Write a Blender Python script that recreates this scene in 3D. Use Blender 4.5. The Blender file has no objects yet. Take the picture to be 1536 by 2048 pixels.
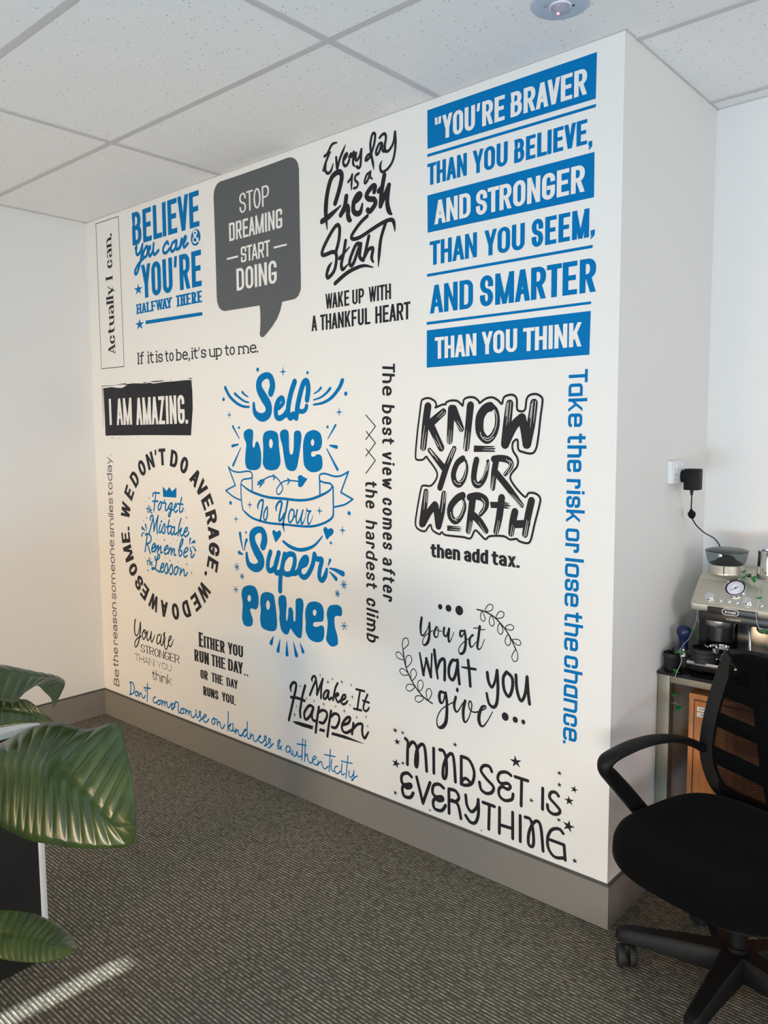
import bpy, bmesh, math, random
from mathutils import Vector, Matrix
from mathutils.geometry import tessellate_polygon, delaunay_2d_cdt
PI=math.pi
random.seed(7)
S=bpy.context.scene; COL=S.collection
# ---------------------------------------------------------------- camera, light, exposure (metres; mural wall is the plane y = 0, floor z = 0)
cam_d=bpy.data.cameras.new('camera'); cam=bpy.data.objects.new('camera',cam_d); COL.objects.link(cam); S.camera=cam
cam_d.sensor_fit='HORIZONTAL'; cam_d.sensor_width=36; cam_d.lens=1590.7243/1536*36; cam_d.clip_start=.02
_yaw,_pitch,_roll=0.7217735645870492,-0.09535223540091621,-0.006561842938257264
_f=Vector((-math.sin(_yaw)*math.cos(_pitch),math.cos(_yaw)*math.cos(_pitch),math.sin(_pitch)))
_r=Vector((math.cos(_yaw),math.sin(_yaw),0)); _u=_r.cross(_f)
_r2=_r*math.cos(_roll)+_u*math.sin(_roll); _u2=_u*math.cos(_roll)-_r*math.sin(_roll)
cam.matrix_world=Matrix(((_r2.x,_u2.x,-_f.x,4.087842974836962),(_r2.y,_u2.y,-_f.y,-2.2453800033800326),(_r2.z,_u2.z,-_f.z,1.554405942547914),(0,0,0,1)))
S.view_settings.view_transform='Standard'; S.view_settings.look='None'; S.view_settings.gamma=1; S.view_settings.use_curve_mapping=False
S.view_settings.exposure=0.0
S.cycles.use_denoising=True; S.cycles.max_bounces=8; S.cycles.diffuse_bounces=5
world=bpy.data.worlds.new('world'); S.world=world; world.use_nodes=True
_bg=world.node_tree.nodes['Background']; _bg.inputs[0].default_value=(.62,.75,1,1); _bg.inputs[1].default_value=.6
def area(name,loc,rot,sx,sy,power,col,spread=180):
    d=bpy.data.lights.new(name,'AREA'); d.shape='RECTANGLE'; d.size=sx; d.size_y=sy; d.energy=power; d.color=col; d.spread=math.radians(spread)
    o=bpy.data.objects.new(name,d); COL.objects.link(o); o.location=loc; o.rotation_euler=rot; return o
YF=-4.6                                     # window wall behind the camera
def aim(frm,to): return (Vector(to)-Vector(frm)).to_track_quat('-Z','Y').to_euler()
_p=(1.3,YF+.06,.62); area('warm_fill_light',_p,aim(_p,(.35,0,.32)),2.4,.8,54,(1,.713,.414),90)      # added fill lamp, warms the lower left walls; no window behind it
_p=(4.2,YF+.06,.70); area('warm_low_light',_p,aim(_p,(2.7,0,.3)),2.6,.8,17,(1,.55,.12),80)  # added warm fill for the lower right of the mural
_p=(3.0,YF+.07,.35); area('ceiling_fill_light',_p,aim(_p,(2.4,YF+3.2,2.7)),5.0,.4,156,(.46,.752,1),150)              # added cool fill, aimed up from low down to brighten the ceiling
_p=(7.15,-1.6,1.6); area('side_fill_light',_p,aim(_p,(3,-1.0,1.7)),2.4,1.5,88,(1,.91,.93))  # added fill from the right for the return wall; no window built there
sun_d=bpy.data.lights.new('sun','SUN'); sun=bpy.data.objects.new('sun',sun_d); COL.objects.link(sun)
sun_d.energy=14.0; sun_d.angle=math.radians(.5); sun_d.color=(.86,.94,1)
SUN_DIR=Vector((.10,1,-.60)).normalized()
sun.rotation_euler=SUN_DIR.to_track_quat('-Z','Y').to_euler()
# ---------------------------------------------------------------- helpers
def link(name,me,mat=None,parent=None,smooth=False):
    if mat: me.materials.append(mat)
    if smooth:
        for p in me.polygons: p.use_smooth=True
    o=bpy.data.objects.new(name,me); COL.objects.link(o)
    if parent: o.parent=parent
    return o
def tag(o,label,cat,group=None):
    o['label']=label; o['category']=cat
    if group: o['group']=group
    return o
def thing(name,label,cat,loc=(0,0,0),rz=0,group=None):
    o=bpy.data.objects.new(name,None); o.empty_display_size=.05; COL.objects.link(o); o.location=loc; o.rotation_euler=(0,0,rz)
    return tag(o,label,cat,group)
def struct(o): o['kind']='structure'; return o
def from_bm(bm,name,mat,parent=None,smooth=False,angle=None):
    me=bpy.data.meshes.new(name); bmesh.ops.recalc_face_normals(bm,faces=bm.faces[:]); bm.to_mesh(me); bm.free()
    o=link(name,me,mat,parent,smooth or angle is not None)
    if angle is not None: me.set_sharp_from_angle(angle=math.radians(angle))
    return o
def box(bm,x0,x1,y0,y1,z0,z1,bev=0,seg=2,mtx=None):
    r=bmesh.ops.create_cube(bm,size=1); vs=r['verts']
    for v in vs: v.co=Vector(((x0+x1)/2+v.co.x*(x1-x0),(y0+y1)/2+v.co.y*(y1-y0),(z0+z1)/2+v.co.z*(z1-z0)))
    if bev:
        es=list({e for v in vs for e in v.link_edges}); r=bmesh.ops.bevel(bm,geom=es,offset=bev,segments=seg,profile=.5,affect='EDGES'); vs=list({v for f in r['faces'] for v in f.verts}|{v for v in vs if v.is_valid})
    if mtx: bmesh.ops.transform(bm,matrix=mtx,verts=vs)
    return vs
def boxo(name,mat,parent,x0,x1,y0,y1,z0,z1,bev=0,seg=2,mtx=None):
    bm=bmesh.new(); box(bm,x0,x1,y0,y1,z0,z1,bev,seg,mtx); return from_bm(bm,name,mat,parent,angle=35 if bev else None)
def lathe(bm,prof,n=40,mtx=None,close=False):
    rings=[]
    for r,z in prof:
        if r<1e-6: rings.append([bm.verts.new((0,0,z))])
        else: rings.append([bm.verts.new((r*math.cos(2*PI*i/n),r*math.sin(2*PI*i/n),z)) for i in range(n)])
    for a,b in zip(rings,rings[1:]):
        for i in range(n):
            j=(i+1)%n
            q=[a[i%len(a)],a[j%len(a)],b[j%len(b)],b[i%len(b)]]; u=[]
            for v in q:
                if v not in u: u.append(v)
            if len(u)>2: bm.faces.new(u)
    if mtx: bmesh.ops.transform(bm,matrix=mtx,verts=[v for r in rings for v in r])
def latheo(name,mat,parent,prof,n=40,mtx=None,angle=40):
    bm=bmesh.new(); lathe(bm,prof,n,mtx); return from_bm(bm,name,mat,parent,angle=angle)
def catmull(P,m=6,closed=False):
    n=len(P); Q=[]; P=[Vector(p) for p in P]
    for i in range(n if closed else n-1):
        g=lambda k: P[k%n] if closed else P[max(0,min(n-1,k))]
        a,b,c,d=g(i-1),g(i),g(i+1),g(i+2)
        for j in range(m):
            t=j/m; Q.append(.5*(2*b+(c-a)*t+(2*a-5*b+4*c-d)*t*t+(3*b-a-3*c+d)*t**3))
    return Q if closed else Q+[P[-1]]
def tube(bm,P,r,n=10,closed=False,ref=None):
    """round (or elliptic) rod along points; r a number, a list, or a list of (ra, rb)"""
    P=[Vector(p) for p in P]; m=len(P); rings=[]; prev=None
    for i in range(m):
        d=((P[(i+1)%m]-P[i-1]) if closed else (P[min(m-1,i+1)]-P[max(0,i-1)])).normalized()
        u=ref if ref is not None else prev
        if u is None: u=Vector((0,0,1)) if abs(d.z)<.9 else Vector((1,0,0))
        a=(u-d*u.dot(d)).normalized(); b=d.cross(a); prev=a
        q=r[i] if isinstance(r,(list,tuple)) else r
        ra,rb=q if isinstance(q,(list,tuple)) else (q,q)
        rings.append([bm.verts.new(P[i]+a*ra*math.cos(2*PI*k/n)+b*rb*math.sin(2*PI*k/n)) for k in range(n)])
    for i in range(m if closed else m-1):
        A,B=rings[i],rings[(i+1)%m]
        for k in range(n): bm.faces.new((A[k],A[(k+1)%n],B[(k+1)%n],B[k]))
    if not closed: bm.faces.new(rings[0][::-1]); bm.faces.new(rings[-1])
def tubeo(name,mat,parent,P,r,n=10,closed=False,ref=None,smoothpath=0):
    if smoothpath: P=catmull(P,smoothpath,closed)
    bm=bmesh.new(); tube(bm,P,r,n,closed,ref); return from_bm(bm,name,mat,parent,angle=50)
def prism(bm,outline,h,mtx=None,bev=0):
    """closed xy outline extruded from z=0 to z=h"""
    a=[bm.verts.new((x,y,0)) for x,y in outline]; b=[bm.verts.new((x,y,h)) for x,y in outline]; n=len(a)
    f0=bm.faces.new(a[::-1]); f1=bm.faces.new(b)
    for i in range(n): bm.faces.new((a[i],a[(i+1)%n],b[(i+1)%n],b[i]))
    vs=a+b
    if bev:
        r=bmesh.ops.bevel(bm,geom=list(f1.edges),offset=bev,segments=2,profile=.5,affect='EDGES'); vs=list(set([v for v in vs if v.is_valid])|{v for f in r['faces'] for v in f.verts})
    if mtx: bmesh.ops.transform(bm,matrix=mtx,verts=vs)
def dup(root,loc,rz=None,label=None):
    r=root.copy(); COL.objects.link(r); r.location=loc
    if rz is not None: r.rotation_euler=(0,0,rz)
    if label: r['label']=label
    for ch in list(root.children):
        c=ch.copy(); COL.objects.link(c); c.parent=r
        for g in ch.children: d=g.copy(); COL.objects.link(d); d.parent=c
    return r
# ---------------------------------------------------------------- materials
def srgb(r,g,b): return tuple(((c/255)/12.92 if c/255<=.04045 else ((c/255+.055)/1.055)**2.4) for c in (r,g,b))+(1,)
M={}
def mat(name,col,rough=.5,metal=0,**kw):
    m=bpy.data.materials.new(name); m.use_nodes=True; b=m.node_tree.nodes['Principled BSDF']
    b.inputs['Base Color'].default_value=col if len(col)==4 else srgb(*col); b.inputs['Roughness'].default_value=rough; b.inputs['Metallic'].default_value=metal
    for k,v in kw.items(): b.inputs[k.replace('_',' ')].default_value=v
    M[name]=m; return m
class NT:
    def __init__(s,m): s.t=m.node_tree; s.b=s.t.nodes['Principled BSDF']; s.tc=s.n('ShaderNodeTexCoord')
    def n(s,typ,**kw):
        x=s.t.nodes.new(typ)
        for k,v in kw.items(): setattr(x,k,v)
        return x
    def l(s,a,b): s.t.links.new(a,b)
    def math(s,op,a,b=None):
        x=s.n('ShaderNodeMath',operation=op)
        for i,v in enumerate((a,b)):
            if v is None: continue
            if isinstance(v,(int,float)): x.inputs[i].default_value=v
            else: s.l(v,x.inputs[i])
        return x.outputs[0]
    def ramp(s,f,stops):
        x=s.n('ShaderNodeValToRGB'); s.l(f,x.inputs[0]); e=x.color_ramp.elements
        while len(e)<len(stops): e.new(.5)
        for k,(p,c) in zip(e,stops): k.position=p; k.color=c if len(c)==4 else srgb(*c)
        return x.outputs[0]
    def noise(s,scale,detail=3,vec=None,mapscale=None):
        x=s.n('ShaderNodeTexNoise'); x.inputs['Scale'].default_value=scale; x.inputs['Detail'].default_value=detail
        v=vec or s.tc.outputs['Object']
        if mapscale:
            mp=s.n('ShaderNodeMapping'); mp.inputs['Scale'].default_value=mapscale; s.l(v,mp.inputs[0]); v=mp.outputs[0]
        s.l(v,x.inputs['Vector']); return x.outputs['Fac']
    def bump(s,h,strength,dist):
        x=s.n('ShaderNodeBump'); x.inputs['Strength'].default_value=strength; x.inputs['Distance'].default_value=dist; s.l(h,x.inputs['Height']); s.l(x.outputs[0],s.b.inputs['Normal'])
mat('wall_paint',(226,225,222),.62); t=NT(M['wall_paint']); t.bump(t.noise(260,2),.06,.002)
mat('vinyl_blue',(0,111,174),.6,0,Specular_IOR_Level=.08); mat('vinyl_black',(27,27,34),.55,0,Specular_IOR_Level=.3); mat('vinyl_grey',(88,91,93),.55,0,Specular_IOR_Level=.3)
mat('skirting',(126,122,116),.45); mat('skirting_cap',(76,73,70),.5)
# carpet: flat-woven ribs running along x with pale flecks
m=mat('carpet',(90,82,72),.95); t=NT(m)
sep=t.n('ShaderNodeSeparateXYZ'); t.l(t.tc.outputs['Object'],sep.inputs[0])
P_=.0122
yy=t.math('DIVIDE',sep.outputs[1],P_); row=t.math('FLOOR',yy); fr=t.math('FRACT',yy)
rib=t.math('SINE',t.math('MULTIPLY',fr,PI))
cmb=t.n('ShaderNodeCombineXYZ'); t.l(t.math('MULTIPLY',sep.outputs[0],55),cmb.inputs[0]); t.l(t.math('MULTIPLY',row,7.31),cmb.inputs[1])
fleck=t.noise(1.0,2,cmb.outputs[0])
xx=t.math('ADD',t.math('DIVIDE',sep.outputs[0],.0062),t.math('MULTIPLY',row,.37)); xr=t.math('SINE',t.math('MULTIPLY',t.math('FRACT',xx),PI))
xb=t.math('SINE',t.math('MULTIPLY',t.math('FRACT',t.math('DIVIDE',sep.outputs[0],.0062)),PI))
pulse=t.math('MAXIMUM',t.math('MULTIPLY',t.math('SUBTRACT',rib,.68),3.1),0)
light=t.math('MULTIPLY',t.math('MULTIPLY',pulse,t.math('POWER',xr,.8)),t.math('MAXIMUM',t.math('MULTIPLY',t.math('SUBTRACT',fleck,.27),2.3),.12))
tone=t.noise(2.2,2); fine=t.noise(380,2)
v=t.math('ADD',t.math('MULTIPLY',light,.85),t.math('ADD',t.math('MULTIPLY',fine,.16),t.math('ADD',t.math('MULTIPLY',xb,.10),t.math('MULTIPLY',tone,.06))))
t.l(t.ramp(v,[(.06,(58,53,44)),(.26,(92,86,72)),(.85,(204,196,178))]),t.b.inputs['Base Color'])
t.bump(t.math('ADD',rib,t.math('MULTIPLY',xb,.4)),.4,.003)
# mineral ceiling tile with pin holes
m=mat('ceiling_tile',(212,210,207),.9); t=NT(m)
vo=t.n('ShaderNodeTexVoronoi'); vo.inputs['Scale'].default_value=70; t.l(t.tc.outputs['Object'],vo.inputs['Vector'])
hole=t.math('LESS_THAN',vo.outputs['Distance'],t.math('MULTIPLY',t.math('GREATER_THAN',t.noise(60,1),.54),.17))
vo2=t.n('ShaderNodeTexVoronoi'); vo2.inputs['Scale'].default_value=170; t.l(t.tc.outputs['Object'],vo2.inputs['Vector'])
hole2=t.math('LESS_THAN',vo2.outputs['Distance'],.13)
h=t.math('MINIMUM',t.math('ADD',t.math('MULTIPLY',hole,.75),t.math('MULTIPLY',hole2,.3)),1)
t.l(t.ramp(h,[(0,(234,232,229)),(1,(120,117,114))]),t.b.inputs['Base Color'])
mat('ceiling_grid',(196,192,190),.5)
mat('plastic_white',(225,226,226),.35); mat('black_plastic',(11,11,12),.55,0,Specular_IOR_Level=.25); mat('black_fabric',(17,17,18),.9)
mat('steel',(178,175,168),.32,1); mat('steel_bright',(205,205,205),.12,1); mat('steel_warm',(207,202,188),.45,1); mat('steel_leg',(156,149,134),.6,1)
mat('black_glass',(10,14,14),.06); mat('gloss_black',(12,13,16),.36)
mat('white_laminate',(232,232,228),.4); mat('black_panel',(22,21,20),.6)
# ---------------------------------------------------------------- the room
W_=3.0371; D_=.7524; H_=2.7; XR=7.2
def wallbox(name,mat_,*b): return struct(boxo(name,mat_,None,*b))
wallbox('floor',M['carpet'],-.1,XR+.1,YF-.1,D_+.1,-.1,0)
wallbox('ceiling',M['ceiling_tile'],-.1,XR+.1,YF-.1,D_+.1,H_,H_+.1)
wallbox('wall_left',M['wall_paint'],-.1,0,YF-.1,D_+.1,0,H_)
wallbox('wall_back',M['wall_paint'],0,W_,0,D_+.1,0,H_)            # the mural wall and its return
wallbox('wall_recess',M['wall_paint'],W_,XR+.1,D_,D_+.1,0,H_)
wallbox('wall_right',M['wall_paint'],XR,XR+.1,YF-.1,D_,0,H_)
# window wall behind the camera: solid wall with one slit, shaped to let in the floor's sun streak
def front():
    bm=bmesh.new(); y0,y1=YF-.1,YF
    xs=SLIT
    box(bm,0,xs[0],y0,y1,0,H_); box(bm,xs[1],XR,y0,y1,0,H_)
    box(bm,xs[0],xs[1],y0,y1,0,xs[2]); box(bm,xs[0],xs[1],y0,y1,xs[3],H_)
    return struct(from_bm(bm,'wall_front',M['wall_paint']))
# the slit is where the sun's path from the floor streak crosses the window wall
def back(x,y): k=(YF-y)/SUN_DIR.y; return x+SUN_DIR.x*k,-SUN_DIR.z*-k
_a=back(1.985,-1.45); _b=back(2.02,-1.095)
SLIT=(min(_a[0],_b[0])-.028,max(_a[0],_b[0])+.040,1.2,abs((YF+1.085)*SUN_DIR.z/SUN_DIR.y)+.06)
front()
# skirting boards
def skirt(name,pts,n):
    bm=bmesh.new(); bh=.147
    for (a,b) in pts: 
        x0,x1=sorted((a[0],b[0])); y0,y1=sorted((a[1],b[1])); box(bm,x0,x1,y0,y1,0,bh-.008)
    o=struct(from_bm(bm,name,M['skirting']))
    bm=bmesh.new()
    for (a,b) in pts:
        x0,x1=sorted((a[0],b[0])); y0,y1=sorted((a[1],b[1])); box(bm,x0,x1,y0,y1,bh-.008,bh)
    c=from_bm(bm,'skirting_cap',M['skirting_cap'],o); return o
skirt('baseboard_back',[((.008,-.008),(W_+.008,0)),((W_,0),(W_+.008,D_))],0)
skirt('baseboard_left',[((0,YF),(.008,0))],0)
skirt('baseboard_recess',[((W_+.008,D_-.008),(XR,D_))],0)
# suspended-ceiling grid: bars along x and along y
def grid():
    bm=bmesh.new(); w=.012; z0,z1=H_-.004,H_
    ys=[.0751-.6*k for k in range(0,8)]+[.6714]
    for y in ys:
        x0=0 if y<0 else W_
        if y>YF: box(bm,x0,XR,y-w,y+w,z0,z1)
    for k in range(-1,6):
        x=1.1706+1.1987*k
        if 0<x<XR: box(bm,x-w,x+w,YF,0 if x<W_ else D_,z0+.0005,z1)
    return struct(from_bm(bm,'trim_1',M['ceiling_grid']))
grid()
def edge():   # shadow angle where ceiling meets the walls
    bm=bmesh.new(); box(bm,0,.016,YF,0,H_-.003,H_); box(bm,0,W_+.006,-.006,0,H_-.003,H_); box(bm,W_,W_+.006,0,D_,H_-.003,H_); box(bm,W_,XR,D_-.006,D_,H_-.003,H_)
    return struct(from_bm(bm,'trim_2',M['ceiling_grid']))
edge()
# ---------------------------------------------------------------- lettering: strokes and outlines in wall millimetres
GL = {
'A':'/0,0,.5,1 /1,0,.5,1 .2,.27;.8,.27','B':'0,0;0,1;.93,1o;.93,.53o;0,.53z 0,.53;1,.53o;1,0o;0,0z','C':'1,.75;1,1o;0,1o;0,0o;1,0o;1,.3','D':'0,0;0,1;1,1o;1,0oz',
'E':'1,1;0,1;0,0;1,0 0,.51;.85,.51','F':'1,1;0,1;0,0 0,.5;.85,.5','G':'1,.78;1,1o;0,1o;0,0o;1,0o;1,.43;.58,.43','H':'0,0;0,1 1,0;1,1 0,.5;1,.5','I':'0,0;0,1','K':'0,0;0,1 /.1,.3,1,1 /1,0,.4,.62',
'L':'0,1;0,0;1,0','M':'0,0;0,1 1,0;1,1 /.0,1,.5,.0 /1,1,.5,.0','N':'0,0;0,1 1,0;1,1 /0,1,1,0','O':'0,0o;0,1o;1,1o;1,0oz','P':'0,0;0,1;1,1o;1,.45o;0,.45','R':'0,0;0,1;1,1o;1,.47o;0,.47 /1.03,0,.55,.47',
'S':'1,.74;1,1o;0,1o;0,.53o;1,.47o;1,0o;0,0o;0,.26','T':'.5,0;.5,1 0,1;1,1','U':'0,1;0,0o;1,0o;1,1','V':'/0,1,.5,0 /1,1,.5,0','W':'/0,1,.26,0 /.5,1,.26,0 /.5,1,.74,0 /1,1,.74,0','Y':'/0,1,.5,.38 /1,1,.5,.38 .5,0;.5,.4','Z':'0,1;1,1 /1,1,0,0 0,0;1,0',
"'":'/.6,1,.1,.68','"':'/.0,1,.08,.70 /1,1,.9,.70','.':'.0,0',',':'/.6,.12,.1,-.16',
'a':'0,.87x;0,1xo;1,1xo;1,0 1,.53x;0,.53xo;0,0o;1,0','b':'0,0;0,a 0,1x;1,1xo;1,0o;0,0','c':'1,.68x;1,1xo;0,1xo;0,0o;1,0o;1,.32x','d':'1,0;1,a 1,1x;0,1xo;0,0o;1,0','e':'0,.53x;1,.53x;1,1xo;0,1xo;0,0o;1,0o;1,.1x','f':'1,a;.35,ao;.35,0 0,1x;.9,1x',
'g':'1,1x;1,do;0,do 1,1x;0,1xo;0,0o;1,0','h':'0,0;0,a 0,1x;1,1xo;1,0','i':'0,0;0,1x .0,i','k':'0,0;0,a /.08,.3x,1,1x /1.05,0,.4,.62x','l':'0,0;0,a','m':'0,0;0,1x 0,1x;.5,1xo;.5,0 .5,1x;1,1xo;1,0','n':'0,0;0,1x 0,1x;1,1xo;1,0','o':'0,0o;0,1xo;1,1xo;1,0oz','p':'0,d;0,1x 0,1x;1,1xo;1,0o;0,0',
'r':'0,0;0,1x 0,1x;1,1xo;1,.75x','s':'1,.76x;1,1xo;0,1xo;0,.53xo;1,.47xo;1,0o;0,0o;0,.24x','t':'.3,t;.3,0o;1,0 -.15,1x;1,1x','u':'0,1x;0,0o;1,0 1,1x;1,0','v':'/0,1x,.5,0 /1,1x,.5,0','w':'/0,1x,.27,0 /.5,.9x,.27,0 /.5,.9x,.73,0 /1,1x,.73,0','x':'/0,0,1,1x /1,0,0,1x','y':'/0,1x,.5,0 /1,1x,.2,d',
'@':'/0,1x,.5,0'}
REL = dict(I=0,M=1.55,W=1.65,N=1.05,L=.85,E=.88,F=.85,T=.95,A=1.1,V=1.1,Y=1.05,K=1.0,Z=.95,S=.95,i=0,l=0,m=1.75,w=1.6,t=.6,f=.62,r=.65,s=.85,c=.9,a=.92,v=1.0,y=1.0,k=.95)
REL.update({"'":.25,'"':.62,'.':0,',':.25})
class Font:
    def __init__(s,sx,sy,gap=.09,rx=.5,ry=.22,xh=.72,asc=1,desc=-.28,cap='b',serif=None,nat=.35,slant=0,alt={}):
        s.sx,s.sy,s.gap,s.rx,s.ry,s.xh,s.asc,s.desc,s.cap,s.serif,s.nat,s.slant,s.alt=sx,sy,gap,rx,ry,xh,asc,desc,cap,serif,nat,slant,alt
FONTS = dict(
 osw=Font(.2,.155,.08,ry=.2), cond=Font(.19,.15,.09,ry=.18), bebas=Font(.175,.14,.085,ry=.17), league=Font(.155,.13,.075,ry=.14),
 tech=Font(.16,.13,.1,rx=.3,ry=.07), condm=Font(.175,.125,.1,ry=.2), thin=Font(.12,.085,.1,ry=.45),
 slab=Font(.3,.15,.17,ry=.25,serif=(.10,.16)), slabl=Font(.165,.12,.13,ry=.28,xh=.72,asc=1.05,serif=(.09,.10)),
 didone=Font(.2,.06,.13,ry=.4,xh=.68,asc=1.0,serif=(.09,.05),desc=-.3), wide=Font(.1,.105,.13,ry=.4,xh=.72,asc=1.0),
 gotham=Font(.25,.2,.1,ry=.45,nat=.48), roman=Font(.17,.075,.1,ry=.48,serif=(.07,.045)), light=Font(.085,.085,.13,ry=.5), lightl=Font(.1,.09,.12,ry=.3,xh=.66),
 flare=Font(.25,.12,.09,ry=.25,serif=(.035,.07)), heavy=Font(.27,.19,.05,ry=.2,xh=.74), hand=Font(.16,.15,.15,ry=.3,xh=.7,cap='r',slant=.1), techb=Font(.16,.15,.1,rx=.3,ry=.1,xh=.71,alt={'a':'1,0;1,1x 1,1x;0,1xo;0,0o;1,0'}),
 plain=Font(.13,.12,.12,ry=.28,xh=.7))
class Sheet:
    """flat vinyl lettering collected in wall millimetres"""
    def __init__(s): s.v=[]; s.f=[]
    def quad(s,*p):
        n=len(s.v); s.v+=p; s.f.append(tuple(range(n,n+len(p))))
    def poly(s,loops):
        tess=tessellate_polygon([[Vector((x,y,0)) for x,y in L] for L in loops]); n=len(s.v)
        for L in loops: s.v+=L
        s.f+=[tuple(n+i for i in t) for t in tess]
    def fan(s,x,y,rx,ry,n=20):
        s.quad(*[(x+rx*math.cos(2*PI*i/n),y+ry*math.sin(2*PI*i/n)) for i in range(n)])
    def pen(s,P,closed,tf,cap='b'):
        """unit-thickness line with mitred joins; tf maps pen space to wall"""
        Q=[P[0]]
        for p in P[1:]:
            if math.hypot(p[0]-Q[-1][0],p[1]-Q[-1][1])>1e-3: Q.append(p)
        if closed and math.hypot(Q[0][0]-Q[-1][0],Q[0][1]-Q[-1][1])<1e-3: Q.pop()
        n=len(Q); D=[]
        for i in range(n if closed else n-1):
            a,b=Q[i],Q[(i+1)%n]; l=math.hypot(b[0]-a[0],b[1]-a[1]); D.append(((b[0]-a[0])/l,(b[1]-a[1])/l))
        if not closed:
            e=.5 if cap=='b' else 0
            if e: Q[0]=(Q[0][0]-D[0][0]*e,Q[0][1]-D[0][1]*e); Q[-1]=(Q[-1][0]+D[-1][0]*e,Q[-1][1]+D[-1][1]*e)
        L=[];R=[]
        for i in range(n):
            d0=D[i-1] if (closed or i>0) else D[0]; d1=D[i] if (closed or i<n-1) else D[-1]
            nx,ny=-(d0[1]+d1[1]),d0[0]+d1[0]; l=math.hypot(nx,ny) or 1e-6; nx/=l; ny/=l
            k=min(1/max(.35,nx*-d1[1]+ny*d1[0]),2.2)*.5
            L.append(tf(Q[i][0]+nx*k,Q[i][1]+ny*k)); R.append(tf(Q[i][0]-nx*k,Q[i][1]-ny*k))
        for i in range(n if closed else n-1):
            j=(i+1)%n; s.quad(R[i],R[j],L[j],L[i])
        if cap=='r' and not closed:
            for q in (Q[0],Q[-1]): s.quad(*[tf(q[0]+.5*math.cos(t*PI/7),q[1]+.5*math.sin(t*PI/7)) for t in range(14)])
    def stroke(s,w,P,mode):
        """round brush line through points (x, y[, width percent])"""
        P=[(p[0],p[1],(p[2]/100 if len(p)>2 else 1)) for p in P]; closed=mode=='C'
        if mode!='P' and len(P)>2:
            n=len(P); Q=[]
            for i in range(n if closed else n-1):
                g=lambda k: P[k%n] if closed else P[max(0,min(n-1,k))]
                a,b,c,d=g(i-1),g(i),g(i+1),g(i+2); m=7
                for j in range(m):
                    t=j/m
                    Q.append(tuple(.5*(2*b[k]+(c[k]-a[k])*t+(2*a[k]-5*b[k]+4*c[k]-d[k])*t*t+(3*b[k]-a[k]-3*c[k]+d[k])*t**3) for k in (0,1,2)))
            P=Q if closed else Q+[P[-1]]
        n=len(P); h=w/2
        for i in range(n if closed else n-1):
            a,b=P[i],P[(i+1)%n]; dx,dy=b[0]-a[0],b[1]-a[1]; l=math.hypot(dx,dy)
            if l<1e-6: continue
            dx,dy=-dy/l*h,dx/l*h
            s.quad((a[0]-dx*a[2],a[1]-dy*a[2]),(b[0]-dx*b[2],b[1]-dy*b[2]),(b[0]+dx*b[2],b[1]+dy*b[2]),(a[0]+dx*a[2],a[1]+dy*a[2]))
        for i,p in enumerate(P):
            if (mode!='C' and i in (0,n-1)): s.fan(p[0],p[1],h*p[2],h*p[2],14)
            elif i%2==0 or mode=='P': s.fan(p[0],p[1],h*p[2],h*p[2],10)
    def glyph(s,F,ch,H,inner,tf):
        sx,sy=F.sx*H,F.sy*H
        def num(t):
            t=t.rstrip('o')
            if t=='a': return F.asc
            if t=='d': return F.desc
            if t=='i': return F.asc*.97
            if t=='t': return F.xh*1.32
            return float(t[:-1])*F.xh if t.endswith('x') else float(t)
        X=lambda u: sx/2+u*inner
        def Y(v): return sy/2+v*(H-sy) if v>=0 else sy/2+v*H
        sl=lambda x,y: tf(x+F.slant*y,y)
        if ch in F.alt: d=F.alt[ch]
        else: d=GL[ch]
        for tok in d.split():
            if tok[0]=='/':
                a=tok[1:].split(','); u0,v0,u1,v1=float(a[0]),num(a[1]),float(a[2]),num(a[3])
                ends={0:0,1:H,F.xh:Y(F.xh)+sy/2,F.desc:Y(F.desc)-sy/2}
                y0=ends.get(v0,v0*H); y1=ends.get(v1,v1*H); h=sx*(.41 if ch in 'MNW' else .36 if ch in '\'"' else .48)
                if F.serif and not (a[0]>a[2]) : pass
                thin = 1 if not F.serif or F.sy>.1 else (.35 if (u1-u0)*(v1-v0)>0 else 1)
                if F.cap=='r': s.pen([(X(u0)/sx,(y0+(sy/2 if v0<v1 else -sy/2))/sy),(X(u1)/sx,(y1+(sy/2 if v1<v0 else -sy/2))/sy)],False,lambda p,q: sl(p*sx,q*sy),'r')
                else: s.quad(sl(X(u0)-h*thin,y0),sl(X(u0)+h*thin,y0),sl(X(u1)+h*thin,y1),sl(X(u1)-h*thin,y1))
                if F.serif and ch not in ',\'"':
                    for u,v,y in ((u0,v0,y0),(u1,v1,y1)):
                        if v in (0,1,F.xh) and not (ch in 'AVWvw' and u in (.5,.26,.74,.27,.73)): s.rect(sl,X(u)-h*thin-F.serif[0]*H,X(u)+h*thin+F.serif[0]*H,y,F.serif[1]*H,v==0)
                continue
            closed=tok.endswith('z'); raw=[p.split(',') for p in tok.rstrip('z').split(';')]
            if len(raw)==1:
                x,y=X(float(raw[0][0])),Y(num(raw[0][1]))
                k=1.1 if F.serif or F.cap=='r' else 1
                if F.cap=='r' or F.serif: s.quad(*[sl(x+sx*.55*k*math.cos(t*PI/8),y+sx*.5*k*math.sin(t*PI/8)) for t in range(16)])
                else: s.quad(sl(x-sx/2,y-sy/2),sl(x+sx/2,y-sy/2),sl(x+sx/2,y+sy/2),sl(x-sx/2,y+sy/2))
                continue
            P=[(X(float(a)),Y(num(b)),b.endswith('o')) for a,b in raw]; n=len(P); Q=[]
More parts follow.
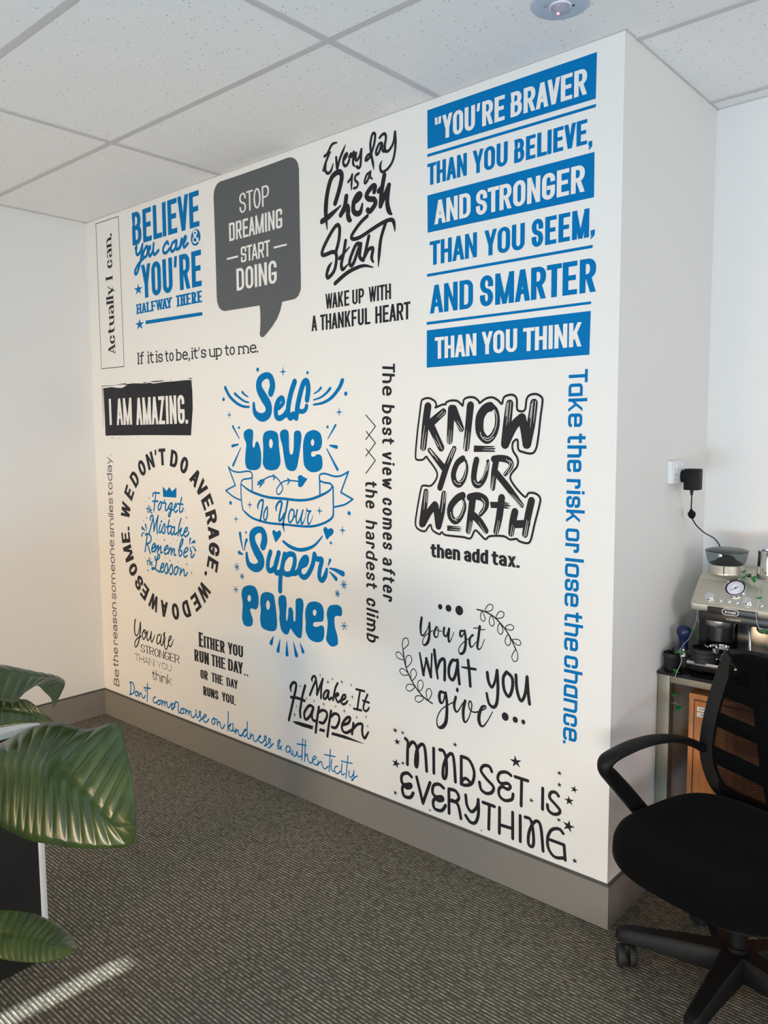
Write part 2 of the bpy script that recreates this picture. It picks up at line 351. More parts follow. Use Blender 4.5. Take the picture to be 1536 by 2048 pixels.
            for i,p in enumerate(P):
                if not p[2] or (not closed and i in (0,n-1)): Q.append(p[:2]); continue
                ab=[]
                for q in (P[i-1],P[(i+1)%n]):
                    dx,dy=q[0]-p[0],q[1]-p[1]; l=math.hypot(dx,dy) or 1e-6
                    r=F.rx*inner if abs(dx)>abs(dy) else F.ry*H
                    r=min(r,l*(.5 if q[2] else 1)); ab.append((p[0]+dx/l*r,p[1]+dy/l*r))
                a,b=ab
                for j in range(9):
                    t=j/8; c0,c1,c2,c3=(1-t)**3,3*t*(1-t)**2,3*t*t*(1-t),t**3
                    p1=[a[k]+(p[k]-a[k])*.57 for k in (0,1)]; p2=[b[k]+(p[k]-b[k])*.57 for k in (0,1)]
                    Q.append(tuple(c0*a[k]+c1*p1[k]+c2*p2[k]+c3*b[k] for k in (0,1)))
            s.pen([(x/sx,y/sy) for x,y in Q],closed,lambda p,q: sl(p*sx,q*sy),F.cap)
            if F.serif:
                for i,p in enumerate(P):
                    v=num(raw[i][1]); end=not closed and i in (0,n-1)
                    if p[2] or v not in (0,1,F.xh,F.asc,F.desc): continue
                    q=P[1] if i==0 else P[i-1]
                    y=p[1]-sy/2 if v<=0 else p[1]+sy/2
                    if end and abs(q[0]-p[0])<1e-6 and len(P)!=1:
                        if ch in 'CGScsae' : continue
                        if v<=0 or v==1 or ch in 'v': s.rect(sl,p[0]-sx/2-F.serif[0]*H,p[0]+sx/2+F.serif[0]*H,y,F.serif[1]*H,v<=0)
                        else: s.rect(sl,p[0]-sx/2-F.serif[0]*H,p[0],y,F.serif[1]*H,False)
                    elif ch in 'BDEFLPR' and abs(p[0]-X(0))<1e-6: s.rect(sl,p[0]-sx/2-F.serif[0]*H,p[0],y,F.serif[1]*H,v==0)
                    elif end and ch in 'EFLTZ': # beak at the end of an arm
                        s.quad(sl(p[0]+sx*.15,y),sl(p[0]+sx*.5,y),sl(p[0]+sx*.5,y+(.2*H if v==0 else -.2*H)),sl(p[0]+sx*.35,y+(.2*H if v==0 else -.2*H)))
    def rect(s,sl,x0,x1,y,t,up):
        y1=y+t if up else y-t; s.quad(sl(x0,y),sl(x1,y),sl(x1,y1),sl(x0,y1))
    def text(s,F,t,W,H,tf):
        """one word fitted into a box W wide, capitals H tall"""
        sx=F.sx*H; n=len(t); g=[]
        for a,b in zip(t,t[1:]):
            k=1
            if a in 'AVWYT' and b in 'AVWYT' and a!=b: k=-.7
            elif a in 'AVWYTL' or b in 'AVWYT': k=.35
            if a in "'" or b in "'.,": k=.5
            g.append(F.gap*H*k)
        K=(W-n*sx-sum(g))/max(.01,sum(REL.get(c,1) for c in t)); x=0
        for i,c in enumerate(t):
            inner=REL.get(c,1)*K
            s.glyph(F,c,H,inner,lambda p,q,x=x: tf(x+p,q)); x+=sx+inner+(g[i] if i<n-1 else 0)
    def mark(s,k,x,y,rx,ry,e):
        if k=='O': s.fan(x,y,rx,ry,24)
        elif k=='*':
            a=math.radians(e); L=[]
            for i in range(10):
                r=1 if i%2==0 else .36; t=PI/2+a+i*PI/5; L.append((x+rx*1.25*r*math.cos(t),y+ry*r*math.sin(t)))
            s.poly([L])
        elif k=='+':
            L=[]
            for i in range(4):
                t=i*PI/2
                L.append((x+rx*math.cos(t),y+ry*math.sin(t)))
                for j in (1,2,3):
                    q=t+j*PI/8; r=.2+.13*abs(j-2); L.append((x+rx*r*math.cos(q),y+ry*r*math.sin(q)))
            s.poly([L])
        elif k=='A':
            for i in range(int(e)):
                t=2*PI*i/e+.2; s.stroke(3.6,[(x,y),(x+rx*math.cos(t),y+ry*math.sin(t))],'P')
    def run(s,src):
        for ln in src.split('\n'):
            k,_,r=ln.partition(' ')
            if k in 'SCP':
                w,_,r=r.partition(' '); s.stroke(float(w),[tuple(float(q) for q in p.split(',')) for p in r.split()],k)
            elif k in 'FG':
                L=[[tuple(float(q) for q in p.split(','))[:2] for p in h.split()] for h in r.split('|')]
                if k=='G':
                    M=[]
                    for h in L:
                        n=len(h); Q=[]
                        for i in range(n):
                            a,b,c,d=h[i-1],h[i],h[(i+1)%n],h[(i+2)%n]
                            for j in range(6):
                                t=j/6; Q.append(tuple(.5*(2*b[q]+(c[q]-a[q])*t+(2*a[q]-5*b[q]+4*c[q]-d[q])*t*t+(3*b[q]-a[q]-3*c[q]+d[q])*t**3) for q in (0,1)))
                        M.append(Q)
                    L=M
                s.poly(L)
            elif k=='T':
                f,x,z,W,H,rot,t=r.split(' ',6); x,z,W,H=float(x),float(z),float(W),float(H)
                tf={'0':lambda p,q:(x+p,z+q),'90':lambda p,q:(x-q,z+p),'-90':lambda p,q:(x+q,z-p)}[rot]
                s.text(FONTS[f],t,W,H,tf)
            elif k=='L':
                f,x,z,H,a,ch=r.split(' '); x,z,H,a=float(x),float(z),float(H),math.radians(float(a)); F=FONTS[f]
                inner=REL.get(ch,1)*F.nat*H; hw=(F.sx*H+inner)/2; ca,sa=math.cos(a),math.sin(a)
                s.glyph(F,ch,H,inner,lambda p,q:(x+(p-hw)*ca-q*sa,z+(p-hw)*sa+q*ca))
            elif k in 'O*+A':
                s.mark(k,*[float(q) for q in r.split()])
def flat_mesh(sheet,name,to3d):
    """overlapping strokes are merged into one flat sheet"""
    me=bpy.data.meshes.new(name); v=sheet.v; E=[]; cell=14.0; grid={}
    for f in sheet.f:
        n=len(f)
        for i in range(n): E.append((f[i],f[(i+1)%n]))
        X=[v[i][0] for i in f]; Y=[v[i][1] for i in f]
        for a in range(int(min(X)//cell),int(max(X)//cell)+1):
            for b in range(int(min(Y)//cell),int(max(Y)//cell)+1): grid.setdefault((a,b),[]).append(f)
    def inside(x,y):
        for f in grid.get((int(x//cell),int(y//cell)),()):
            w=False; j=f[-1]
            for i in f:
                xi,yi=v[i]; xj,yj=v[j]
                if (yi>y)!=(yj>y) and x<(xj-xi)*(y-yi)/(yj-yi)+xi: w=not w
                j=i
            if w: return True
        return False
    V2,_e,F2,_ov,_oe,_of=delaunay_2d_cdt([Vector(p) for p in v],E,[],0,1e-3)
    F=[]
    for f in F2:
        a,b,c=(V2[i] for i in f); ar=(b-a).cross(c-a)
        if abs(ar)<1e-5 or not inside((a.x+b.x+c.x)/3,(a.y+b.y+c.y)/3): continue
        F.append(f if ar>0 else f[::-1])
    me.from_pydata([to3d(p.x,p.y) for p in V2],[],F)
    bm=bmesh.new(); bm.from_mesh(me); bmesh.ops.delete(bm,geom=[q for q in bm.verts if not q.link_faces],context='VERTS'); bm.to_mesh(me); bm.free()
    me.update(); return me
# wall decals, traced in millimetres on the mural wall: S/C/P brush lines, F/G filled outlines, T words, L single letters, O*+A marks
DECALS=[
('tall thin outlined box decal reading Actually I can. upwards, beside left wall corner',[
 ('border','black',0,'',"""P 3.4 101,2677 324,2675 327,1921 100,1923 101,2677"""),
 ('word','black',0,'',"""T didone 247 1991 354 70 90 Actually"""),
 ('word','black',0,'',"""T didone 248 2375 28 69 90 I"""),
 ('word','black',0,'',"""T didone 249 2431 173 69 90 can."""),
]),
("blue decal reading BELIEVE you can & YOU'RE HALFWAY THERE with two stars",[
 ('word','blue',0,'',"""T cond 448 2509 559 159 0 BELIEVE"""),
 ('text_line','blue',0,'',"""S 16.9 473,2493 483,2501 477,2474 489,2460 512,2469 536,2500
S 16.9 536,2502 519,2439 488,2382 465,2369 462,2386 495,2414 549,2439
S 16.6 570,2488 542,2464 541,2441 567,2442 582,2472 570,2488 603,2473
S 16.4 604,2482 589,2457 597,2437 623,2456 634,2491
S 16.3 634,2491 628,2456 639,2438 674,2453
S 15.9 757,2470 745,2481 716,2460 714,2438 738,2432 768,2448
S 15.6 821,2475 789,2467 776,2442 791,2430 820,2448 825,2474 816,2445 831,2433 855,2447
S 15.4 865,2475 848,2435
S 15.3 855,2443 892,2481 899,2471 879,2448 886,2434 913,2447"""),
 ('badge','blue',0,'round blue ampersand badge',"""O 975 2464 37.2 37.1 0"""),
 ('ampersand','white',1,'',"""S 8.1 999,2441 961,2485 976,2493 986,2481 960,2465 957,2448 978,2441 995,2456"""),
 ('word','blue',0,'',"""T cond 516 2243 496 162 0 YOU'RE"""),
 ('word','blue',0,'',"""T slab 464 2172 306 49 0 HALFWAY"""),
 ('word','blue',0,'',"""T slab 805 2170 205 53 0 THERE"""),
 ('star','blue',0,'',"""* 485 2291 33.6 29.4 0"""),
 ('star','blue',0,'',"""* 486.3 2119.1 35.5 29.7 0"""),
 ('bar','blue',0,'',"""F 540,2133 1010,2126 1010,2110 540,2115"""),
]),
("small black serif decal line reading If it is to be, it's up to me.",[
 ('word','black',0,'',"""T slabl 459 1923 56 58 0 If"""),
 ('word','black',0,'',"""T slabl 550 1922 51 57 0 it"""),
 ('word','black',0,'',"""T slabl 623 1921 57 56 0 is"""),
 ('word','black',0,'',"""T slabl 702 1920 70 55 0 to"""),
 ('word','black',0,'',"""T slabl 794 1919 114 53 0 be,"""),
 ('word','black',0,'',"""T slabl 919 1918 112 52 0 it's"""),
 ('word','black',0,'',"""T slabl 1054 1917 94 50 0 up"""),
 ('word','black',0,'',"""T slabl 1171 1916 69 49 0 to"""),
 ('word','black',0,'',"""T slabl 1265 1915 134 48 0 me."""),
]),
('large dark grey speech bubble decal reading STOP DREAMING START DOING',[
 ('speech_bubble','grey',0,'',"""F 1164,2671 1297,2670 1426,2670 1549,2671 1612,2672 1635,2667 1655,2655 1667,2638 1673,2616 1673,2537 1673,2347 1674,2167 1672,2144 1659,2123 1644,2114 1626,2111 1559,2109 1547,2076 1525,2043 1496,2017 1468,1996 1439,1977 1426,1976 1415,1981 1411,1991 1415,2009 1418,2045 1418,2082 1415,2110 1276,2111 1176,2112 1153,2118 1134,2133 1123,2156 1120,2182 1119,2438 1116,2616 1119,2636 1129,2653 1145,2666"""),
 ('word','white',1,'',"""T thin 1296 2510 195 83 0 STOP"""),
 ('word','white',1,'',"""T tech 1221 2406 348 77 0 DREAMING"""),
 ('word','white',1,'',"""T tech 1298 2304 193 66 0 START"""),
 ('word','white',1,'',"""T condm 1264 2189 265 94 0 DOING"""),
 ('dash','white',1,'',"""P 8.2 1204,2334 1276,2334"""),
 ('dash','white',1,'',"""P 7.4 1516,2334 1591,2334"""),
]),
('black brush script decal reading Everyday is a fresh Start, upper middle of wall',[
 ('text_line','black',0,'',"""S 12 1886,2664,50 1860,2664 1838,2640 1823,2630
S 12.1 1818,2630 1834,2634 1851,2637,60
S 12.2 1845,2635 1824,2604 1811,2579
S 12.1 1824,2604 1822,2576 1836,2562 1853,2569 1865,2592,40
S 11.9 1881,2611 1883,2590 1886,2570 1899,2599 1917,2626 1931,2646,30
S 11.8 1921,2592 1936,2604 1937,2613 1925,2606 1918,2587 1925,2571 1939,2572 1950,2587
S 11.6 1949,2597 1959,2607 1960,2595 1974,2609 1969,2571 1980,2556,50
S 11.5 1985,2603 1982,2582 1991,2577 2004,2590 2011,2609
S 11.5 2012,2610 2008,2563 2004,2549 1995,2548 1989,2554
S 11.3 2059,2584 2043,2582 2033,2570 2038,2565 2054,2573 2062,2585
S 11.2 2062,2585 2076,2615 2081,2644 2072,2653 2064,2645 2057,2616 2062,2577 2069,2549 2073,2525,30
S 11.1 2112,2609 2099,2608 2085,2587 2088,2574 2099,2580 2114,2606 2116,2584 2124,2577
S 11 2103,2630 2115,2637 2128,2637 2133,2621 2127,2596 2132,2576 2148,2576 2168,2597 2176,2632
S 11 2176,2632 2178,2588 2168,2542 2147,2517 2121,2507 2107,2514 2105,2534 2114,2547,30"""),
 ('text_line','black',0,'',"""S 10.6 1943,2508 1957,2519 1964,2530
S 10.6 1964,2530 1960,2496 1960,2477,50
S 10.5 1998,2527 1981,2522 1979,2507 1993,2493 1987,2480 1972,2479
S 10.3 2054,2519 2038,2514 2027,2493 2032,2485 2047,2500 2056,2522 2055,2503 2067,2493,50"""),
 ('text_line','black',0,'',"""S 21.9 1873,2444 1895,2489 1909,2530 1904,2550 1884,2555 1852,2538 1829,2482 1821,2419 1828,2353,20
S 22.1 1799,2389 1844,2403 1902,2429,30
S 21.5 1932,2457 1924,2424 1902,2395
S 21.5 1911,2403 1936,2420 1941,2405 1940,2386 1947,2369 1957,2365,40
S 21.1 1970,2429 1992,2435 2006,2447 1995,2453 1976,2438 1967,2404 1981,2386 2003,2386 2015,2415,40
S 20.6 2075,2447 2078,2464 2063,2466 2036,2443 2047,2426 2073,2419 2079,2402 2054,2381 2041,2387
S 20.2 2124,2494 2111,2442 2105,2390
S 20.2 2097,2444 2113,2455
S 20.1 2107,2395 2128,2427 2146,2454
S 20 2145,2454 2137,2399 2145,2365 2158,2351,40"""),
 ('text_line','black',0,'',"""S 16.4 1875,2265 1890,2303 1895,2346 1881,2361 1849,2338 1803,2284 1803,2260 1859,2264 1877,2244 1864,2194 1831,2171 1822,2183 1834,2210 1851,2225,30
S 16 1926,2295 1914,2247 1902,2211 1910,2191 1936,2206,40
S 16 1893,2235 1945,2268,40
S 15.7 2001,2271 1979,2271 1948,2222 1950,2201 1967,2207 2004,2272 1998,2226 2017,2210
S 15.4 2046,2292 2034,2256 2022,2219
S 15.3 2027,2225 2045,2245 2066,2244 2059,2213 2068,2195,50
S 15.2 2039,2366 2002,2347 1960,2311 1963,2296 2001,2296 2067,2316 2120,2330 2156,2332 2169,2318 2173,2289,30
S 15.1 2130,2328 2106,2275 2097,2223 2092,2176,30"""),
 ('underline','black',0,'',"""S 16.9 1867,2144 1927,2173 1978,2186,90 2022,2189,70 2065,2177,30"""),
 ('word','black',0,'',"""T bebas 1812 2052 130 58 0 WAKE"""),
 ('word','black',0,'',"""T bebas 1958 2053 61 55 0 UP"""),
 ('word','black',0,'',"""T bebas 2042 2052 111 56 0 WITH"""),
 ('word','black',0,'',"""T bebas 1731 1973 33 61 0 A"""),
 ('word','black',0,'',"""T bebas 1781 1972 269 61 0 THANKFUL"""),
 ('word','black',0,'',"""T bebas 2075 1971 169 62 0 HEART"""),
]),
("large blue stacked decal starting YOU'RE BRAVER, with three solid blue bars",[
 ('panel','blue',0,'',"""F 2322,2667 2951,2665 2950,2535 2323,2539"""),
 ('word','white',1,'',"""T osw 2353 2556 283 77 0 "YOU'RE"""),
 ('word','white',1,'',"""T osw 2658 2556 263 75 0 BRAVER"""),
 ('rule','blue',0,'',"""F 2322,2522 2951,2520 2951,2511 2322,2512"""),
 ('word','blue',0,'',"""T osw 2322 2416 167 73 0 THAN"""),
 ('word','blue',0,'',"""T osw 2512 2414 136 74 0 YOU"""),
 ('word','blue',0,'',"""T osw 2672 2413 252 72 0 BELIEVE
F 2929,2419 2941,2419 2941,2402 2930,2394 2930,2401 2934,2405 2929,2405"""),
 ('panel','blue',0,'',"""F 2322,2384 2949,2385 2950,2255 2323,2258"""),
 ('word','white',1,'',"""T osw 2353 2280 152 79 0 AND"""),
 ('word','white',1,'',"""T osw 2527 2278 392 79 0 STRONGER"""),
 ('word','blue',0,'',"""T osw 2332 2145 199 81 0 THAN"""),
 ('word','blue',0,'',"""T osw 2560 2142 154 82 0 YOU"""),
 ('word','blue',0,'',"""T osw 2739 2142 197 85 0 SEEM
F 2941,2161 2955,2162 2954,2145 2942,2135 2941,2142 2947,2145 2941,2145"""),
 ('rule','blue',0,'',"""F 2320,2118 2949,2118 2948,2109 2320,2108"""),
 ('word','blue',0,'',"""T osw 2332 1980 184 96 0 AND"""),
 ('word','blue',0,'',"""T osw 2544 1980 417 100 0 SMARTER"""),
 ('rule','blue',0,'',"""F 2318,1953 2947,1953 2947,1945 2318,1943"""),
 ('panel','blue',0,'',"""F 2319,1924 2946,1925 2944,1795 2318,1794"""),
 ('word','white',1,'',"""T osw 2355 1822 176 74 0 THAN"""),
 ('word','white',1,'',"""T osw 2552 1823 138 74 0 YOU"""),
 ('word','white',1,'',"""T osw 2712 1822 206 73 0 THINK"""),
]),
('black rough-edged rectangular decal with pale lettering reading I AM AMAZING.',[
 ('plate','black',0,'',"""F 109,1819 200,1821 247,1815 298,1812 348,1824 302,1829 407,1831 496,1826 520,1825 558,1827 588,1821 606,1821 677,1824 782,1823 860,1824 907,1822 915,1773 914,1690 894,1563 541,1566 115,1566 115,1661 113,1771
S 3.8 100,1831 235,1827,30
S 3.7 242,1831,40 289,1832 339,1833
S 3.2 888,1828 913,1828 909,1785,30
S 3.9 98,1829 101,1734 99,1608,30
F 490,1831 512,1832 536,1830 514,1827
F 561,1832 601,1833 690,1832 672,1828 594,1827
F 170,1554 194,1555 197,1553 177,1552
F 239,1552 257,1553 255,1551 242,1550
F 125,1565 150,1563 132,1561
F 725,1830 751,1830 745,1828"""),
 ('word','white',1,'',"""T league 164 1622 29 138 0 I"""),
 ('word','white',1,'',"""T league 235 1621 150 138 0 AM"""),
 ('word','white',1,'',"""T league 424 1619 451 137 0 AMAZING."""),
]),
('thin black wide-lettered line reading Be the reason someone smiles today. upwards by the corner',[
 ('word','black',0,'',"""T wide 156 185 94 57 90 Be"""),
 ('word','black',0,'',"""T wide 156 294 108 57 90 the"""),
 ('word','black',0,'',"""T wide 157 419 238 56 90 reason"""),
 ('word','black',0,'',"""T wide 159 674 326 56 90 someone"""),
 ('word','black',0,'',"""T wide 164 1018 212 55 90 smiles"""),
 ('word','black',0,'',"""T wide 165 1243 219 54 90 today."""),
]),
("black lettering ring decal reading WE DON'T DO AVERAGE. WE DO AWESOME.",[
 ('letter','black',0,'',"""L gotham 331.2 1159.9 83.7 75.1 W"""),
 ('letter','black',0,'',"""L gotham 367 1245.5 83.7 59.6 E"""),
 ('letter','black',0,'',"""L gotham 418 1312.3 83.7 45.6 D"""),
 ('letter','black',0,'',"""L gotham 482.3 1364 83.7 31.9 O"""),
 ('letter','black',0,'',"""L gotham 552.3 1397.4 83.7 19 N"""),
 ('letter','black',0,'',"""L gotham 603.2 1410.7 83.7 10.3 '"""),
 ('letter','black',0,'',"""L gotham 649.2 1415.9 83.7 2.6 T"""),
 ('letter','black',0,'',"""L gotham 738.9 1408.3 83.7 -12.4 D"""),
 ('letter','black',0,'',"""L gotham 813.3 1382.8 83.7 -25.4 O"""),
 ('letter','black',0,'',"""L gotham 891.2 1331.9 83.7 -40.9 A"""),
 ('letter','black',0,'',"""L gotham 933.6 1288 83.7 -51.1 V"""),
 ('letter','black',0,'',"""L gotham 970.6 1231.8 83.7 -62.2 E"""),
 ('letter','black',0,'',"""L gotham 996.1 1168.9 83.7 -73.5 R"""),
 ('letter','black',0,'',"""L gotham 1008.8 1103.6 83.7 -84.6 A"""),
 ('letter','black',0,'',"""L gotham 1008.6 1036.1 83.7 -95.8 G"""),
 ('letter','black',0,'',"""L gotham 995.6 971.2 83.7 -106.8 E"""),
 ('letter','black',0,'',"""L gotham 972.3 913.4 83.7 -117.1 ."""),
 ('letter','black',0,'',"""L gotham 927.6 846.5 83.7 -130.5 W"""),
 ('letter','black',0,'',"""L gotham 869.4 792.5 83.7 -143.7 E"""),
 ('letter','black',0,'',"""L gotham 795.1 750.9 83.7 -157.9 D"""),
 ('letter','black',0,'',"""L gotham 712.9 728.8 83.7 -172 O"""),
 ('letter','black',0,'',"""L gotham 623.7 728 83.7 -186.9 A"""),
 ('letter','black',0,'',"""L gotham 541.6 748.2 83.7 -200.9 W"""),
 ('letter','black',0,'',"""L gotham 468.5 786.8 83.7 -214.7 E"""),
 ('letter','black',0,'',"""L gotham 423.2 824.2 83.7 -224.4 S"""),
 ('letter','black',0,'',"""L gotham 375.6 882.2 83.7 -236.9 O"""),
 ('letter','black',0,'',"""L gotham 339.4 955.6 83.7 -250.5 M"""),
 ('letter','black',0,'',"""L gotham 322 1030 83.7 -263.2 E"""),
 ('letter','black',0,'',"""L gotham 319.6 1075.3 83.7 89.3 ."""),
]),
('small blue script decal with crown reading Forget the Mistake Remember the Lesson, inside lettering ring',[
 ('crown','blue',0,'',"""F 643,1311 675,1289 699,1310 723,1290 761,1311 757,1260 643,1259"""),
 ('text_line','blue',0,'',"""S 9.8 552,1258 552,1268 568,1276 612,1276
S 9.8 579,1274 571,1242 556,1185
S 9.8 549,1232 596,1235
S 9.7 620,1233 600,1214 596,1194 609,1192 623,1210 627,1230 620,1233 644,1227
S 9.6 655,1242 652,1229 667,1227 660,1207 661,1192 676,1196 690,1214
S 9.5 716,1232 699,1224 691,1204 702,1200 715,1215 720,1230 710,1195 700,1170 687,1162 687,1175 710,1193 731,1201
S 9.4 735,1206 755,1219 753,1231 740,1219 735,1197 747,1188 764,1198
S 9.3 802,1262 788,1228 780,1199 788,1190 805,1198 812,1211
S 9.3 766,1230 811,1230"""),
 ('text_line','blue',0,'',"""S 5.6 510,1209 496,1178 500,1172
S 5.6 487,1191 517,1194
S 5.5 524,1205 508,1173
S 5.5 510,1179 519,1188 520,1173
S 5.5 525,1180 536,1188 530,1190 525,1177 533,1172 540,1176"""),
 ('text_line','blue',0,'',"""S 10 522,1135 523,1147 537,1160 547,1151 532,1115 507,1068
S 9.9 546,1156 552,1116 550,1079
S 9.9 550,1079 572,1125 594,1162
S 9.8 594,1162 580,1111 580,1069
S 9.8 611,1118 596,1085 604,1075 618,1086
S 9.7 618,1086 646,1124 651,1104 646,1079 630,1075 627,1082
S 9.6 690,1145 675,1105 676,1078 686,1077 697,1087
S 9.6 665,1109 705,1117
S 9.5 735,1114 709,1108 703,1080 713,1074 729,1092 736,1112 729,1085 737,1076 754,1087
S 9.4 793,1160 772,1119 761,1073
S 9.4 771,1093 792,1112 787,1099 777,1093 790,1073 807,1084
S 9.3 811,1091 840,1105 839,1119 820,1106 811,1084 825,1073 848,1087 852,1097
O 620.9 1133.5 7.4 6.9 0"""),
 ('text_line','blue',0,'',"""S 10.1 488,1057 476,1015 462,967
S 10.1 470,1055 497,1062 523,1047 515,1023 480,1005
S 10.1 485,1011 511,962
S 10 526,984 552,1001 555,1017 537,1007 524,984 532,972 555,981
S 9.9 565,1007 554,974
S 9.9 560,984 583,1009 585,999 576,971
S 9.8 581,981 607,1006 609,996 605,974 620,977
S 9.7 638,989 665,1001 670,1016 650,1007 636,986 646,970 668,979
S 9.7 682,1005 674,975
S 9.6 679,985 699,1007 703,997 697,972
S 9.6 702,982 720,1004 728,997 723,975 739,974
S 9.4 762,1000 788,1027 803,1054 793,1057 775,1026 765,986 772,972 790,986 786,1002 778,999
S 9.3 806,990 835,1004 840,1019 820,1013 804,987 813,971 834,980
S 9.2 862,1021 860,1009 871,1003 864,981 874,975 893,993"""),
 ('text_line','blue',0,'',"""S 5.6 499,938 478,906 483,898
S 5.6 475,919 502,922
S 5.6 511,934 494,900
S 5.6 497,908 509,916 508,901
S 5.6 512,908 526,916 520,918 514,905 521,899 529,905"""),
 ('text_line','blue',0,'',"""S 10 553,949 556,931 588,944 595,960 582,961 567,932 554,896 526,880 522,887 545,887 584,874 593,880
S 9.9 600,891 625,906 628,921 612,914 598,888 606,874 628,884
S 9.8 628,884 656,924 664,902 658,877 643,873 639,880
S 9.7 664,880 699,923 706,899 700,877 685,872 681,879
S 9.5 745,918 725,906 718,883 730,875 747,892 753,912 745,918 761,910
S 9.5 778,912 767,877
S 9.4 772,887 798,909 804,900 805,881 817,880 830,896"""),
 ('sparkle','blue',0,'',"""+ 517.8 1246.9 11.2 9.5 0"""),
 ('sparkle','blue',0,'',"""+ 488.8 1142.9 11.3 9.6 0"""),
 ('sparkle','blue',0,'',"""+ 837.6 1166.9 12.1 10.7 0"""),
 ('sparkle','blue',0,'',"""+ 641.5 1042.5 12.1 11.2 0"""),
 ('sparkle','blue',0,'',"""+ 685 941.5 10.7 10.4 0"""),
 ('sparkle','blue',0,'',"""+ 827.9 937.6 12.2 13.3 0"""),
 ('sparkle','blue',0,'',"""+ 484.4 870.6 11.4 11.6 0"""),
 ('sparkle','blue',0,'',"""+ 866.2 899.6 11.3 10.8 0"""),
 ('sparkle','blue',0,'',"""+ 486.4 1226.6 6.8 5.5 0"""),
 ('sparkle','blue',0,'',"""+ 572.5 1177.1 6.6 5.5 0"""),
 ('sparkle','blue',0,'',"""+ 632.5 1184.7 6.5 5.4 0"""),
 ('sparkle','blue',0,'',"""+ 828.6 1202 6.1 5.2 0"""),
 ('sparkle','blue',0,'',"""+ 762.2 1167 6.2 5.3 0"""),
 ('sparkle','blue',0,'',"""+ 735.6 1149.6 6.3 5.3 0"""),
 ('sparkle','blue',0,'',"""+ 648.9 1148.9 6.5 5.4 0"""),
 ('sparkle','blue',0,'',"""+ 456 1126.4 6.9 5.6 0"""),
 ('sparkle','blue',0,'',"""+ 815.1 1138.5 6.1 5.3 0"""),
 ('sparkle','blue',0,'',"""+ 575.2 1040 6.6 5.5 0"""),
 ('sparkle','blue',0,'',"""+ 718.4 1050.4 6.3 5.4 0"""),
 ('sparkle','blue',0,'',"""+ 751.7 1047.8 6.2 5.4 0"""),
 ('sparkle','blue',0,'',"""+ 694.9 1028.4 6.4 5.4 0"""),
 ('sparkle','blue',0,'',"""+ 455.2 935.9 6.9 5.7 0"""),
 ('sparkle','blue',0,'',"""+ 639.7 951.9 6.5 5.5 0"""),
 ('sparkle','blue',0,'',"""+ 756.4 943.2 6.3 5.4 0"""),
 ('sparkle','blue',0,'',"""+ 872.1 936.6 6 5.3 0"""),
 ('splash_mark','blue',0,'',"""S 14.2 475,1106,100 481,1091,63 484,1074,26"""),
 ('splash_mark','blue',0,'',"""S 17.3 444,1088,100 458,1082,61 471,1073,22"""),
 ('splash_mark','blue',0,'',"""S 12.8 437,1047,100 443,1059,65 464,1066,29"""),
 ('splash_mark','blue',0,'',"""S 14.3 863,1065,100 858,1052,60 855,1035,19"""),
 ('splash_mark','blue',0,'',"""S 17 896,1054,100 882,1050,58 867,1041,16"""),
 ('splash_mark','blue',0,'',"""S 12.9 875,1031,26 892,1024,63 903,1013,100"""),
]),
('tall blue decal reading Self LOVE Is Your Super POWER with ribbon banner',[
 ('text_line','blue',0,'',"""S 35.6 1476,1740,100 1488,1770,100 1476,1805,85 1445,1814,80 1406,1797,100 1400,1762,110 1429,1723,125 1459,1685,120 1453,1650,115 1414,1637,105 1375,1652,80 1363,1675,60 1362,1698,45
S 25.4 1526,1675,80 1554,1695,80 1548,1715,90 1523,1704,110 1507,1671,110 1509,1639 1534,1632 1565,1646
S 28.2 1626,1778 1604,1737 1587,1689 1583,1653 1596,1633 1613,1645
S 27.6 1699,1704 1707,1745 1701,1774 1684,1775 1666,1746 1644,1688 1632,1632
S 20 1695,1678 1691,1666 1673,1656 1643,1657 1613,1634
S 28.5 1565,1646 1582,1661"""),
 ('text_line','blue',0,'',"""G 1323,1589 1292,1577 1289,1553 1304,1523 1297,1480 1294,1441 1307,1415 1347,1408 1387,1416 1403,1443 1402,1494 1387,1529 1371,1532 1360,1510 1350,1510 1348,1527 1354,1566 1350,1583
G 1470,1581 1431,1573 1417,1548 1419,1515 1416,1464 1414,1439 1432,1416 1471,1410 1509,1418 1528,1441 1528,1466 1521,1515 1519,1552 1507,1573|1470,1545 1458,1532 1459,1515 1469,1505 1480,1515 1482,1532
G 1558,1585 1533,1575 1530,1552 1543,1515 1554,1458 1568,1421 1601,1410 1628,1422 1644,1467 1658,1528 1662,1560 1653,1576 1635,1579 1618,1570 1615,1540 1612,1499 1603,1481 1591,1483 1585,1507 1585,1548 1581,1576
G 1729,1580 1691,1567 1672,1528 1671,1467 1679,1431 1713,1410 1754,1412 1779,1426 1784,1453 1778,1475 1764,1482 1747,1480 1738,1473 1721,1474 1718,1486 1727,1493 1761,1497 1778,1512 1783,1539 1774,1565 1754,1577|1728,1544 1718,1534 1719,1522 1727,1516 1736,1523 1737,1536"""),
